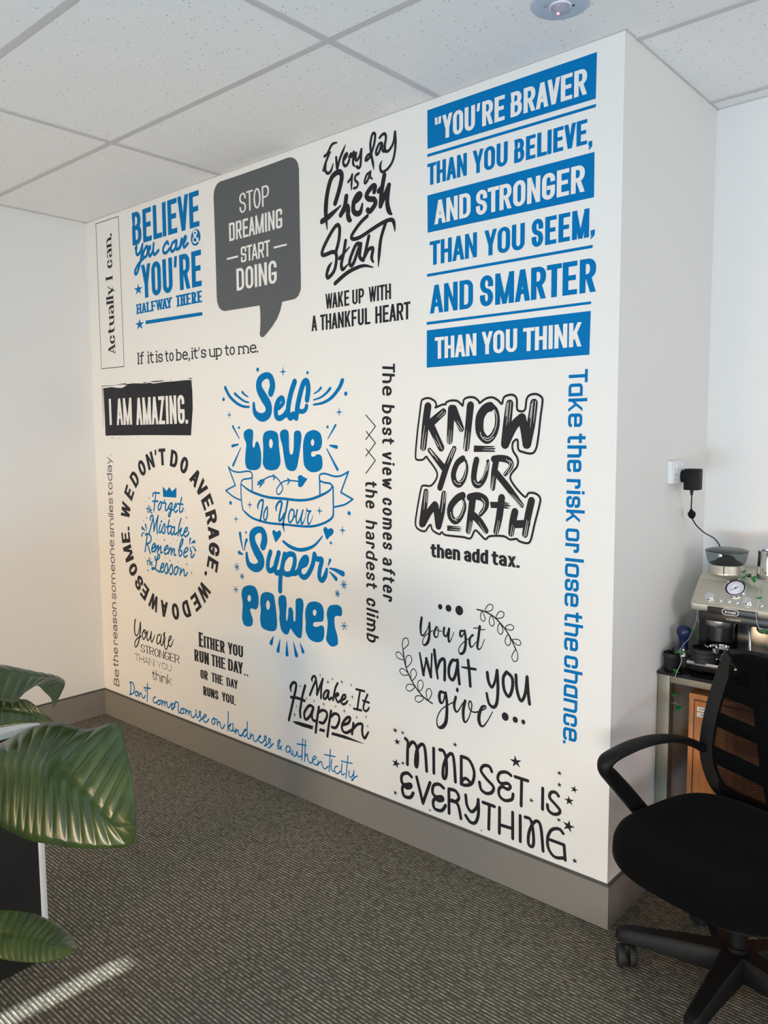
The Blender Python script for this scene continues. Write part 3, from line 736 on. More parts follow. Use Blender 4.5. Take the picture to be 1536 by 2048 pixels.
 ('ribbon_banner','blue',0,'',"""P 7.8 1173,1420 1220,1337 1150,1311
P 7.4 1340,1392 1338,1315
S 7.7 1150,1311 1205,1285 1257,1272
S 7.5 1173,1420 1203,1402 1251,1397 1306,1403 1333,1399 1341,1384 1336,1374 1305,1369 1278,1365 1262,1349 1260,1287 1269,1231
S 11.6 1266,1342,60 1303,1324,80 1350,1309 1441,1294 1543,1292 1640,1290 1711,1298 1774,1317 1820,1337,80 1839,1357,60
P 8.2 1766,1380 1766,1316
P 7.8 1928,1416 1885,1333 1950,1309
P 8 1842,1353 1842,1259
S 7.9 1950,1309 1906,1286 1843,1272
S 8 1765,1378 1765,1394 1773,1402 1799,1405 1848,1396 1886,1399 1928,1416
S 8.1 1765,1376 1792,1369 1826,1366 1842,1353
S 10.5 1269,1231,60 1299,1212 1346,1194 1438,1182 1552,1182 1697,1184 1778,1201 1834,1229 1842,1261,80"""),
 ('arrow','blue',0,'',"""S 6.5 1378,1348 1418,1369 1457,1383 1489,1384 1514,1372 1535,1350 1538,1329 1518,1310 1503,1313 1503,1332 1532,1358 1570,1370 1636,1369
P 6.5 1480,1392 1495,1383 1481,1371
P 6.3 1571,1379 1588,1371 1572,1355
P 6.7 1375,1346 1401,1351 1391,1335
P 6.7 1378,1357 1411,1360 1404,1345
P 6.7 1392,1364 1421,1370 1417,1354
F 1694,1380 1669,1389 1655,1396 1643,1394 1635,1386 1639,1370 1635,1353 1641,1346 1653,1345 1665,1350 1680,1367"""),
 ('text_line','blue',0,'',"""S 10.8 1377,1238,40 1374,1252 1388,1273 1406,1280 1411,1275 1405,1245 1389,1191
S 8.7 1437,1252 1422,1236 1413,1215 1413,1199 1424,1193 1435,1208 1438,1233 1438,1249
S 11.3 1498,1236,40 1495,1252 1509,1273 1526,1280 1533,1272 1523,1240 1514,1210 1516,1195 1530,1205 1547,1228
S 11.2 1570,1281 1558,1242 1543,1201 1539,1174 1547,1151,30
S 8.6 1594,1250 1581,1237 1573,1212 1579,1193 1593,1200 1606,1220 1608,1243 1594,1250
S 8.6 1606,1218 1622,1224
S 8.5 1629,1249 1622,1224 1622,1202 1630,1193 1644,1210 1658,1237 1664,1250
S 8.5 1664,1250 1653,1219 1652,1197 1660,1194 1676,1218,40 1688,1258,40
S 8.4 1688,1259,50 1690,1249 1711,1248
S 8.4 1705,1248 1692,1221 1692,1200 1698,1194 1710,1205,50 1724,1232,30"""),
 ('sparkle','blue',0,'',"""+ 1762.9 1252.6 21.3 20.2 0"""),
 ('sparkle','blue',0,'',"""+ 1319.2 1254.1 20.3 19.6 0"""),
 ('sparkle','blue',0,'',"""+ 1555.7 1823.8 22.5 22.9 0"""),
 ('sparkle','blue',0,'',"""+ 1189.3 1652.7 19.7 19.6 0"""),
 ('sparkle','blue',0,'',"""+ 1880.8 1648.8 19.8 19.8 0"""),
 ('sparkle','blue',0,'',"""+ 1220.1 1184.6 19.7 18.7 0"""),
 ('sparkle','blue',0,'',"""+ 1891.5 1182.5 20 21.5 0"""),
 ('dot','blue',0,'',"""O 1393.2 1842.2 9.1 9.1 0"""),
 ('dot','blue',0,'',"""O 1703.5 1811.4 6.9 6.6 0"""),
 ('dot','blue',0,'',"""O 1150.4 1723.6 9.3 8.7 0"""),
 ('dot','blue',0,'',"""O 1918.1 1718.7 9 8.6 0"""),
 ('dot','blue',0,'',"""O 1256 1595.1 6.9 6 0"""),
 ('dot','blue',0,'',"""O 1815 1591.7 6.6 6.2 0"""),
 ('dot','blue',0,'',"""O 1182.6 1255.9 9.3 8.9 0"""),
 ('dot','blue',0,'',"""O 1288.2 1128.4 6.2 5.7 0"""),
 ('dot','blue',0,'',"""O 1825.2 1126.4 6.1 6 0"""),
 ('dot','blue',0,'',"""O 1929.1 1252.9 8.5 8.5 0"""),
 ('wing','blue',0,'',"""S 17.5 1165,1775,100 1195,1736,89 1242,1705,79 1289,1688,68 1330,1685,57
S 13.6 1233,1746,100 1264,1727,85 1297,1711,70 1327,1704,55
S 12.3 1285,1751,100 1301,1739,72 1325,1728,45"""),
 ('wing','blue',0,'',"""S 20 1900,1770,100 1881,1741,86 1837,1705,71 1787,1687,57 1737,1682,42
S 12.8 1833,1743,100 1810,1725,85 1777,1709,69 1738,1701,54
S 11.8 1780,1747,100 1766,1736,73 1740,1726,45"""),
 ('ray','blue',0,'',"""S 11.4 1212,1602,100 1257,1547,44"""),
 ('ray','blue',0,'',"""S 15.2 1206,1514,100 1249,1521,50"""),
 ('ray','blue',0,'',"""S 13.9 1266,1506,32 1208,1427,100"""),
 ('ray','blue',0,'',"""S 10.6 1860,1598,100 1816,1544,40"""),
 ('ray','blue',0,'',"""S 15.9 1864,1512,100 1826,1518,40"""),
 ('ray','blue',0,'',"""S 12.7 1809,1504,42 1868,1423,100"""),
 ('text_line','blue',0,'',"""S 37.4 1403,1076,100 1415,1108,105 1405,1142,85 1371,1147,80 1334,1125,105 1334,1088,110 1361,1047,125 1388,1015,120 1381,987,110 1345,973,100 1305,984,80 1292,1010,60 1290,1035,40
S 25.5 1453,1055 1436,1015 1435,978 1457,974 1484,998 1506,1056
S 25.2 1508,1056 1484,1003 1484,971 1509,971 1528,990
S 26.2 1545,1053 1528,999 1515,946 1511,892
S 24.7 1535,1025 1567,1055 1604,1055 1606,1019 1584,977 1546,969 1528,986
S 24 1584,975 1620,983 1645,1011 1676,1026 1685,1050 1667,1050 1642,1019 1639,981 1665,968 1692,987 1717,1027 1729,1071
S 23.3 1729,1071 1742,1053 1772,1053 1760,1015 1756,978 1773,968 1791,990 1800,1017,60"""),
 ('text_line','blue',0,'',"""G 1298,890 1260,875 1246,844 1253,800 1248,758 1246,731 1260,703 1291,700 1316,710 1322,737 1308,767 1305,780 1318,787 1346,786 1363,806 1365,850 1349,883 1326,891|1300,847 1289,833 1290,822 1299,815 1311,825 1312,839
G 1428,876 1388,862 1376,825 1379,786 1373,750 1384,711 1430,702 1472,710 1487,736 1484,788 1476,838 1467,868|1429,839 1417,824 1418,804 1428,797 1439,807 1442,825
G 1525,875 1502,863 1498,837 1505,799 1503,765 1514,719 1542,704 1561,713 1574,735 1589,722 1620,703 1641,709 1649,753 1652,804 1658,850 1651,872 1630,875 1611,865 1608,835 1607,793 1603,772 1594,774 1592,812 1580,828 1564,821 1560,790 1550,764 1546,788 1552,836 1547,869
G 1722,873 1687,860 1668,823 1670,777 1669,739 1692,709 1733,702 1768,714 1780,741 1778,773 1761,778 1740,769 1717,768 1716,780 1732,788 1770,796 1779,818 1777,850 1760,870|1724,840 1714,829 1715,819 1724,812 1734,822 1735,834
G 1845,876 1811,865 1796,833 1801,797 1795,751 1791,722 1814,701 1839,703 1858,717 1856,749 1843,783 1841,819 1852,831 1877,834 1885,849 1880,869 1864,877"""),
 ('heart','blue',0,'',"""G 1488,1102 1475,1125 1467,1144 1479,1154 1496,1146 1511,1154 1525,1148 1523,1133 1506,1115"""),
 ('heart','blue',0,'',"""G 1803,1138 1791,1158 1783,1178 1795,1190 1811,1182 1828,1187 1842,1178 1836,1162 1819,1151"""),
 ('smile','blue',0,'',"""S 15.9 1538,1109,80 1574,1092 1623,1082 1671,1086 1724,1105,80 1759,1132,60 1777,1150,40"""),
 ('splash_mark','blue',0,'',"""S 17.9 1246,1121,100 1252,1086,64 1266,1047,29"""),
 ('splash_mark','blue',0,'',"""S 15.3 1292,1096,100 1281,1075,69 1276,1048,38"""),
 ('splash_mark','blue',0,'',"""S 18 1236,1033,100 1262,1027,36"""),
 ('splash_mark','blue',0,'',"""S 14.2 1820,1056,100 1808,1032,35"""),
 ('splash_mark','blue',0,'',"""S 23.8 1814,1022,18 1847,1019,59 1890,1008,100"""),
 ('splash_mark','blue',0,'',"""S 18.5 1814,1008,24 1833,997,62 1852,983,100"""),
 ('drop','blue',0,'',"""S 22.2 1462,684,14 1445,650,100"""),
 ('drop','blue',0,'',"""S 20.7 1505,676,15 1490,624,100"""),
 ('drop','blue',0,'',"""S 20.4 1548,675,15 1548,618,100"""),
 ('drop','blue',0,'',"""S 21.3 1590,680,14 1608,625,100"""),
 ('drop','blue',0,'',"""S 18.7 1633,682,19 1650,648,100"""),
 ('asterisk','blue',0,'',"""A 1217.3 965.4 17.7 17.2 8"""),
 ('asterisk','blue',0,'',"""A 1253 925.3 14 12.6 8"""),
 ('asterisk','blue',0,'',"""A 1206.1 858.9 17.8 15 6"""),
 ('asterisk','blue',0,'',"""A 1895.6 964.1 17.4 17.8 8"""),
 ('asterisk','blue',0,'',"""A 1858.8 923.8 13.8 14 8"""),
 ('asterisk','blue',0,'',"""A 1894.6 796.3 17.5 16.8 6"""),
]),
('black hand-lettered decal reading The best view comes after the hardest climb downwards',[
 ('word','black',0,'',"""T hand 2107 1825 120 63 -90 The"""),
 ('word','black',0,'',"""T hand 2105 1672 146 63 -90 best"""),
 ('word','black',0,'',"""T hand 2104 1499 140 63 -90 view"""),
 ('word','black',0,'',"""T hand 2104 1325 196 63 -90 comes"""),
 ('word','black',0,'',"""T hand 2103 1097 167 63 -90 after"""),
 ('word','black',0,'',"""T hand 2017 1385 105 63 -90 the"""),
 ('word','black',0,'',"""T hand 2017 1233 264 61 -90 hardest"""),
 ('word','black',0,'',"""T hand 2017 931 175 64 -90 climb"""),
 ('zigzag_line','black',0,'',"""P 4.3 2023,1634 2072,1591 2022,1541
P 4.3 2024,1572 2071,1528 2021,1478
P 4.3 2023,1505 2070,1462 2021,1412"""),
]),
("long blue decal reading Take the risk or lose the chance. downwards near wall's right edge",[
 ('word','blue',0,'',"""T techb 2876 1753 175 64 -90 Take"""),
 ('word','blue',0,'',"""T techb 2875 1555 116 65 -90 the"""),
 ('word','blue',0,'',"""T techb 2874 1417 135 64 -90 risk"""),
 ('word','blue',0,'',"""T techb 2873 1262 76 64 -90 or"""),
 ('word','blue',0,'',"""T techb 2873 1168 154 65 -90 lose"""),
 ('word','blue',0,'',"""T techb 2874 995 123 65 -90 the"""),
 ('word','blue',0,'',"""T techb 2875 855 292 65 -90 chance."""),
]),
('black outlined brush decal reading KNOW YOUR WORTH above then add tax.',[
 ('text_line','black',0,'',"""S 31.8 2323,1657 2313,1600 2301,1513,90
S 31.2 2392,1637,80 2338,1600
S 31.3 2338,1587 2382,1512,90
S 30.6 2427,1646 2419,1536,85
S 30.2 2436,1645 2469,1578,80
S 29.8 2507,1655 2490,1512,85
S 33.2 2587,1649 2568,1643 2547,1616,105 2545,1571 2561,1546,90 2580,1539,80 2603,1558,70 2616,1595,60 2612,1633,50 2600,1650,40
S 32.4 2663,1656,90 2654,1589 2647,1525
S 32.1 2649,1530 2680,1585 2710,1609
S 31.6 2711,1603 2721,1570 2729,1525
S 31.3 2754,1656,90 2745,1593 2730,1525
F 2522,1520 2609,1518 2599,1514 2611,1511 2603,1506 2609,1499 2521,1498"""),
 ('text_line','black',0,'',"""S 24.8 2330,1503,70 2394,1440
S 24.4 2439,1509,80 2407,1447 2377,1371
S 22.1 2476,1475 2452,1458 2436,1421 2443,1392 2462,1385 2482,1406,80 2493,1442,60 2488,1468,40
S 23.3 2533,1471 2525,1437 2522,1404 2533,1386 2551,1391,90 2570,1419,80 2580,1467,60
S 23.6 2613,1473 2605,1432 2599,1377,80
S 23.3 2603,1475 2630,1478 2661,1472 2671,1452,80 2648,1425,60
S 23.2 2613,1429 2664,1377 2713,1325,70"""),
 ('text_line','black',0,'',"""S 27.5 2314,1354,80 2305,1295 2295,1236
S 27.3 2300,1238 2327,1279 2354,1308
S 26.9 2357,1306 2364,1271 2370,1233
S 26.7 2395,1350,80 2386,1289 2371,1235
S 26 2476,1347 2452,1336 2424,1305 2424,1272 2444,1255,90 2468,1271,70 2484,1308,60 2479,1334,40
S 27.4 2518,1339 2510,1283 2500,1225,80
S 27 2506,1342 2539,1348 2568,1337 2572,1313,80 2551,1286,60
S 27 2524,1279 2548,1260 2573,1231,80
S 27.1 2635,1346 2626,1281 2614,1231,80
S 26.6 2687,1302 2679,1269 2673,1230,85
S 26 2749,1342 2736,1288 2726,1230,85
S 26.3 2687,1261 2733,1266
F 2589,1331 2649,1333 2671,1328 2660,1325 2673,1321 2657,1317 2668,1312 2592,1310
F 2409,1238 2452,1238 2471,1237 2460,1232 2473,1230 2462,1224 2471,1221 2409,1219"""),
 ('border','black',0,'',"""C 7.8 2293,1674 2302,1684 2327,1687 2353,1676 2361,1661 2357,1653 2386,1662 2402,1663 2404,1669 2423,1675 2451,1673 2467,1662 2475,1656 2479,1675 2495,1683 2522,1682 2541,1669 2545,1663 2568,1676 2594,1680 2617,1670 2633,1657 2639,1675 2650,1683 2675,1685 2690,1671 2693,1636 2720,1634 2727,1669 2739,1682 2763,1684 2782,1673 2785,1658 2779,1614 2771,1545 2763,1509 2748,1495 2716,1499 2698,1508 2694,1539 2677,1530 2677,1505 2695,1478 2694,1453 2668,1412 2721,1355 2739,1367 2764,1366 2781,1352 2778,1327 2761,1265 2748,1214 2734,1202 2705,1206 2694,1213 2669,1209 2643,1218 2590,1214 2571,1202 2548,1218 2528,1229 2509,1200 2477,1202 2403,1203 2386,1212 2374,1204 2344,1216 2335,1235 2322,1224 2309,1210 2283,1213 2265,1231 2272,1283 2290,1359 2301,1375 2340,1378 2365,1420 2323,1472 2314,1479 2301,1469 2273,1468 2266,1485 2275,1567 2286,1634"""),
 ('brush_streak','white',1,'pale dry-brush streaks',"""S 2.4 2309,1590,40 2301,1547 2295,1492
S 2.4 2315,1567,40 2308,1526 2303,1493
S 2.4 2293,1560,40 2289,1533 2285,1492
S 2.4 2365,1619,40 2390,1640
S 2.3 2373,1616,40 2400,1635
S 2.4 2359,1556,40 2386,1507
S 2.4 2348,1546,40 2373,1516
S 2.3 2419,1576,40 2415,1526
S 2.3 2427,1572,40 2424,1526
S 2.3 2411,1553,40 2409,1526
S 2.3 2451,1605,40 2475,1575
S 2.3 2443,1601,40 2469,1569
S 2.3 2493,1572,40 2484,1504
S 2.3 2503,1565,40 2496,1504
S 2.3 2487,1546,40 2482,1504
S 2.2 2604,1639 2614,1617 2612,1586 2599,1558 2580,1544 2561,1549
S 2.2 2598,1633 2606,1608 2603,1580
S 2.2 2548,1565 2557,1546 2580,1536 2603,1549
S 2.1 2659,1662 2656,1626 2652,1586,40
S 2.1 2668,1662 2665,1625 2661,1595,40
S 2.1 2654,1660 2650,1617
S 2.1 2751,1662 2746,1618 2742,1578,40
S 2 2761,1662 2757,1623 2754,1593,40
S 2.1 2746,1654 2741,1609
S 2.2 2565,1512,40 2609,1513
S 2.2 2558,1506,40 2607,1505
S 2.4 2335,1503 2357,1480 2369,1466,40
S 2.4 2329,1506 2346,1485
S 2.3 2437,1512 2419,1477 2411,1457,40
S 2.3 2443,1510 2427,1477
S 2.3 2488,1459 2488,1426 2476,1400 2460,1393
S 2.3 2440,1398 2452,1387 2468,1386
S 2.2 2575,1463 2568,1428 2555,1402,50
S 2.2 2585,1467 2575,1435
S 2.2 2523,1401 2535,1389 2551,1389
S 2.2 2606,1420,40 2597,1368
S 2.2 2600,1416,40 2593,1372
S 2.1 2652,1474 2665,1465 2663,1449 2645,1424
S 2.1 2666,1471 2676,1456 2659,1430
S 2.1 2667,1362,40 2711,1320
S 2.1 2678,1359,40 2718,1324
S 2.4 2312,1357 2307,1312 2305,1288,40
S 2.4 2320,1356 2316,1316
S 2.4 2394,1355 2388,1306 2384,1283,40
S 2.4 2403,1354 2397,1317
S 2.3 2480,1328 2480,1301 2464,1271 2444,1263
S 2.3 2424,1285 2432,1265 2452,1257
S 2.3 2508,1260,40 2500,1217
S 2.3 2514,1258,40 2507,1221
S 2.2 2555,1341 2568,1326 2563,1303 2548,1286
S 2.2 2544,1260,40 2571,1223
S 2.3 2536,1252,40 2560,1225
S 2.2 2622,1271,40 2611,1222
S 2.2 2628,1268,40 2619,1223
S 2.2 2646,1326,40 2671,1328
S 2.2 2646,1318,40 2668,1318
S 2.2 2678,1259,40 2671,1224
S 2.1 2685,1253,40 2678,1224
S 2.1 2733,1278,40 2723,1222
S 2.1 2738,1276,40 2730,1225
S 2.3 2432,1234,40 2469,1234
S 2.3 2424,1226,40 2469,1226"""),
 ('word','black',0,'',"""T heavy 2336 1118 130 49 0 then"""),
 ('word','black',0,'',"""T heavy 2482 1117 101 49 0 add"""),
 ('word','black',0,'',"""T heavy 2598 1117 109 47 0 tax."""),
]),
('small black mixed-type decal reading You are STRONGER THAN YOU think',[
 ('text_line','black',0,'',"""S 8.1 345,591,130 334,552,130 336,512,130 356,506 379,539 393,582,130
S 8.1 393,582,130 390,536,120 369,473,120 344,443 329,446 338,473 366,495 397,508
S 8 423,546 407,519,120 414,496 435,511 443,542 423,546 434,531 456,539
S 7.9 460,545,120 450,516,120 457,496 480,516 495,548
S 7.8 495,548,120 488,513,120 495,494 512,514 525,538,60
S 7.7 574,547 553,536 542,503,120 554,494 574,515 587,548 578,513,130 583,491 598,505 616,562
S 7.6 616,562,140 606,550 620,540 611,510,130 613,485 628,479 643,503
S 7.5 646,519 672,542 672,555 655,541 648,511,130 661,498 680,516 693,540,60"""),
 ('word','black',0,'',"""T roman 387 424 353 42 0 STRONGER"""),
 ('word','black',0,'',"""T light 326 366 184 39 0 THAN"""),
 ('word','black',0,'',"""T light 537 369 131 34 0 YOU"""),
 ('word','black',0,'',"""T lightl 490 295 174 53 0 think"""),
]),
('small bold black decal reading EITHER YOU RUN THE DAY.. OR THE DAY RUNS YOU.',[
 ('word','black',0,'',"""T flare 909 542 34 72 0 E"""),
 ('word','black',0,'',"""T flare 949 544 162 57 0 ITHER"""),
 ('word','black',0,'',"""T flare 1135 547 112 54 0 YOU"""),
 ('word','black',0,'',"""T flare 869 464 116 58 0 RUN"""),
 ('word','black',0,'',"""T flare 1004 466 109 55 0 THE"""),
 ('word','black',0,'',"""T flare 1134 468 110 55 0 DAY
O 1256.5 470.2 5.9 4.3 0
O 1275.4 470.1 5.9 4.3 0"""),
 ('word','black',0,'',"""T flare 914 386 59 44 0 OR"""),
 ('word','black',0,'',"""T flare 1002 387 89 44 0 THE"""),
 ('word','black',0,'',"""T flare 1119 390 84 41 0 DAY"""),
 ('word','black',0,'',"""T flare 934 306 118 44 0 RUNS"""),
 ('word','black',0,'',"""T flare 1080 309 90 43 0 YOU
O 1178.5 311.5 5.5 4 0"""),
]),
("blue thin handwriting decal reading Don't compromise on kindness & authenticity along the baseboard",[
 ('text_line','blue',0,'',"""S 8.4 273,231 275,199 264,166
S 8.4 264,231 294,236 309,215 299,180 259,162
S 8.3 329,196 316,186 319,171 336,172 341,189 329,196 351,192
S 8.3 351,192 356,170
S 8.2 353,176 375,196 386,176 402,174 415,191
S 8.1 440,261 431,162
S 8.1 405,231 466,240
S 8.1 420,224 417,214
S 7.9 512,204 495,195 490,176 510,171 530,184 543,194 526,177 537,168 557,179 550,193 574,195
S 7.8 574,198 570,171
S 7.8 573,181 593,200 596,174
S 7.7 596,184 616,201 619,177 634,175 654,198
S 7.7 659,205 657,168
S 7.7 659,194 681,206 687,192 668,177 658,181
S 7.6 667,170 696,216
S 7.6 692,218 718,217 717,190 719,167 734,172
S 7.5 750,198 734,177 745,168 764,179 757,197 781,196
S 7.5 783,200 778,174
S 7.4 780,182 801,198 805,175
S 7.4 805,183 822,199 828,174 846,172 864,191
S 7.2 869,217 871,182 885,181 907,210 900,215 893,204 909,187 902,170 891,165
S 7.2 909,176 951,203 941,209 923,186 936,172 957,177 971,193
S 7 1012,209 995,190 1004,175 1021,188 1015,206 1037,204
S 7 1039,205 1038,179
S 6.9 1038,185 1058,201 1064,177 1080,173 1097,196
S 6.8 1126,266 1119,170
S 6.8 1121,189 1144,212 1136,198 1123,191 1145,176 1158,188 1159,217
S 6.7 1158,192 1164,179 1179,188
S 6.7 1180,197 1178,172
S 6.7 1180,180 1196,195 1201,174 1217,170 1233,187
S 6.6 1209,173 1221,174 1234,191 1258,211 1243,205 1234,181 1245,174 1264,194
S 6.6 1266,250 1263,193 1269,171 1279,175
S 6.5 1287,202 1285,175
S 6.5 1287,184 1305,199 1307,176 1324,171 1340,189
S 6.4 1339,188 1359,203 1354,207 1342,189 1350,176 1367,176 1384,192 1399,211 1393,215 1385,204 1398,188 1389,166
S 6.3 1383,167 1400,174 1426,203 1421,209 1412,200 1429,185 1420,167 1409,165
S 6.3 1426,173 1447,193
S 6.2 1501,178 1476,203 1487,220 1492,215 1476,193 1475,180 1489,181 1501,196
S 6.1 1555,205 1538,205 1529,185 1542,178 1557,192 1558,205 1561,179 1574,176
S 6 1574,193 1574,177 1589,173 1602,197
S 5.9 1603,197 1605,180 1621,179 1634,194
S 5.9 1639,264 1631,167
S 5.9 1604,232 1660,240
S 5.9 1656,262 1649,167
S 5.9 1650,187 1665,203 1669,182 1682,168 1697,176
S 5.8 1697,182 1720,200 1712,207 1697,186 1707,171 1724,172 1733,182
S 5.8 1734,193 1730,170
S 5.7 1732,177 1752,194 1758,175 1773,168 1793,184
S 5.6 1807,260 1798,164
S 5.6 1772,229 1834,237
S 5.6 1815,220 1809,185 1819,170 1831,177
S 5.6 1849,200 1833,192 1831,174 1845,167 1864,183
S 5.5 1874,219 1869,184 1875,171 1889,180
S 5.5 1908,261 1895,163
S 5.5 1869,228 1932,235
S 5.4 1915,199 1912,180 1924,174 1938,194 1941,208
S 5.4 1941,207 1937,170 1926,162 1940,176 1959,190"""),
]),
('black script decal with small sparkles and underline reading Make It Happen',[
 ('text_line','black',0,'',"""S 11.2 1704,530,70 1701,539 1712,553 1723,553 1726,540 1709,508 1688,467
S 11.2 1725,549 1732,513 1731,478
S 11.1 1732,478 1748,514 1768,553
S 11.1 1768,553 1758,513 1755,468
S 11 1798,510 1783,504 1770,482 1774,469 1788,478 1802,508 1798,485 1804,473 1818,484
S 10.8 1854,552 1840,527 1826,475
S 10.8 1834,495 1853,510 1857,504 1841,492 1854,473 1869,483
S 10.7 1871,483 1895,498 1897,512 1884,507 1873,485 1880,471 1898,477 1910,491,70
S 9.7 1958,549 2003,550
S 9.7 1980,550 1969,501 1963,468
S 9.8 1944,466 1985,468
S 9.6 2019,540 2003,506 1996,481 2006,470 2020,478 2027,490,70
S 9.6 1994,510 2027,509"""),
 ('text_line','black',0,'',"""S 13.9 1569,459,60 1567,477 1583,499 1602,499 1599,471 1572,387 1552,326
S 13.7 1660,502 1641,452 1631,409 1625,385 1627,357
S 13.8 1569,432 1610,437 1654,435
S 13.5 1707,419 1683,420 1654,386 1653,361 1665,356 1690,380 1709,417 1698,385 1704,363 1723,362
S 13.3 1742,427 1731,376 1720,312
S 13.2 1742,405 1762,418 1787,416 1788,394 1768,365 1745,362
S 13.1 1814,427 1801,370 1790,313
S 12.9 1815,404 1834,420 1857,418 1860,395 1841,363 1818,359
S 12.7 1877,382 1912,399 1923,423 1905,419 1879,388 1878,361 1900,355 1930,374
S 12.5 1941,405 1932,358
S 12.3 1937,379 1962,405 1989,412 1988,385 1994,363 2004,360 2022,388,70"""),
 ('underline','black',0,'',"""F 1574,327 1612,334 1706,337 1701,320 1640,317 1595,319
F 1746,337 1776,339 1775,325 1740,324
F 1817,338 1893,342 2008,334 1892,328 1813,325"""),
 ('sparkle','black',0,'',"""+ 1751.8 565.9 7.8 9.8 0"""),
 ('sparkle','black',0,'',"""+ 1797.9 545.5 11.5 12.4 0"""),
 ('sparkle','black',0,'',"""+ 1824 563.7 8.3 9.6 0"""),
 ('sparkle','black',0,'',"""+ 1877.7 562.9 11.8 12.2 0"""),
 ('sparkle','black',0,'',"""+ 1930.9 560.6 8 9.4 0"""),
 ('sparkle','black',0,'',"""+ 1629.3 493.2 8.2 8.6 0"""),
 ('sparkle','black',0,'',"""+ 1666.3 447 8.1 8 0"""),
 ('sparkle','black',0,'',"""+ 1712.9 446.8 8.7 9.9 0"""),
 ('sparkle','black',0,'',"""+ 1771.9 446.4 10.8 11.7 0"""),
 ('sparkle','black',0,'',"""+ 1840.5 452.1 7.5 9.6 0"""),
 ('sparkle','black',0,'',"""+ 1890.5 444.3 11.1 12.3 0"""),
 ('sparkle','black',0,'',"""+ 1936 512.6 10.8 12.1 0"""),
 ('sparkle','black',0,'',"""+ 1922.1 475.8 8 9.5 0"""),
 ('sparkle','black',0,'',"""+ 1959.3 433.2 7.9 9.4 0"""),
 ('sparkle','black',0,'',"""+ 2010.8 448 7.7 10.1 0"""),
 ('sparkle','black',0,'',"""+ 2018.4 412.1 7 9.3 0"""),
 ('sparkle','black',0,'',"""+ 1602.4 400 7.5 8.1 0"""),
 ('sparkle','black',0,'',"""+ 1590.2 359.1 10.4 11.6 0"""),
]),
('black decal reading You get what you give between two leafy sprigs and dots',[
 ('text_line','black',0,'',"""S 7.7 2293,889,140 2288,856,150 2290,827 2302,825 2320,852,50 2329,873
S 7.6 2329,875,120 2329,833,140 2322,803,160 2306,788 2297,795,60 2302,814,50 2322,834,50 2345,849,50
S 7.5 2359,862 2350,840,130 2356,827 2367,832,60 2370,858,60 2360,866,80 2364,853,50 2385,853,50
S 7.4 2396,867,130 2394,844,120 2405,838 2415,863,60
S 7.4 2418,867,140 2415,837,140 2418,819 2428,832,50 2439,857,40
S 7.2 2482,869 2469,867,120 2466,852,130 2473,848 2483,862,60 2486,871
S 7.2 2486,871,130 2491,835,150 2485,799,160 2471,785,130 2461,791,60 2465,810,50 2488,835,50 2509,849,50
S 7.1 2509,849,50 2523,860,60 2518,861,80 2507,841,140 2511,819,120 2521,821,60 2534,839,50
S 7 2550,896,150 2544,854,150 2540,826,140 2544,815 2556,822,50 2570,854,40
S 7 2523,886,50 2542,889,60 2558,886,60 2572,889,40"""),
 ('text_line','black',0,'',"""S 12.9 2283,755,60 2301,676
S 12.8 2301,677,70 2314,739,60
S 12.8 2314,739 2336,675
S 12.7 2336,676,70 2340,762,60
S 12.6 2351,778 2358,729 2367,675,70
S 12.5 2366,709,60 2376,740 2393,753 2399,737 2398,676
S 12.3 2454,755,80 2433,755 2418,726 2419,694 2433,683 2446,703 2457,751
S 12.2 2455,760 2459,713 2464,675
S 12 2501,767 2507,722 2511,676
S 9.6 2474,738,60 2501,739 2533,741
S 12.5 2582,739 2587,710 2600,691,90 2613,712,80 2621,753,80
S 12.5 2622,754 2626,694 2622,642 2609,622 2590,631,90 2580,665,80
S 12.2 2660,756 2647,733 2651,693 2669,673 2683,703 2682,740 2660,756
S 12 2697,753 2700,710 2711,675 2722,671 2734,700 2740,755
S 11.9 2740,755 2744,709 2750,665"""),
 ('text_line','black',0,'',"""S 9.5 2398,627 2380,628,120 2374,609,140 2380,588,120 2392,594,70 2402,626
S 9.5 2403,629,120 2409,587,130 2405,525,160 2389,499,160 2372,493,100 2363,507,60 2367,534,50 2389,568,50 2442,605,50
S 9.3 2448,623,120 2441,591,130 2448,571 2459,575,60 2480,609,50
S 9.2 2489,618,130 2481,582,140 2483,547,120 2493,542,70 2508,567,50 2518,608,60 2510,622,70 2504,608,60 2512,589,60 2531,586,60 2552,595,60
S 9 2552,595,60 2575,610,60 2574,618,80 2560,610,120 2548,576,160 2552,549,140 2566,544,80 2584,567,50 2605,605,40
O 2454.7 650.5 6 8.9 0"""),
 ('dot','black',0,'',"""O 2378.2 941.6 9.7 10 0"""),
 ('dot','black',0,'',"""O 2415.3 941.4 13 12.7 0"""),
 ('dot','black',0,'',"""O 2462.4 940 16.9 17.5 0"""),
 ('dot','black',0,'',"""O 2655.8 599.6 14 14.7 0"""),
 ('dot','black',0,'',"""O 2695.7 598.1 10.3 10.8 0"""),
 ('dot','black',0,'',"""O 2727.2 597.8 7.5 8.4 0"""),
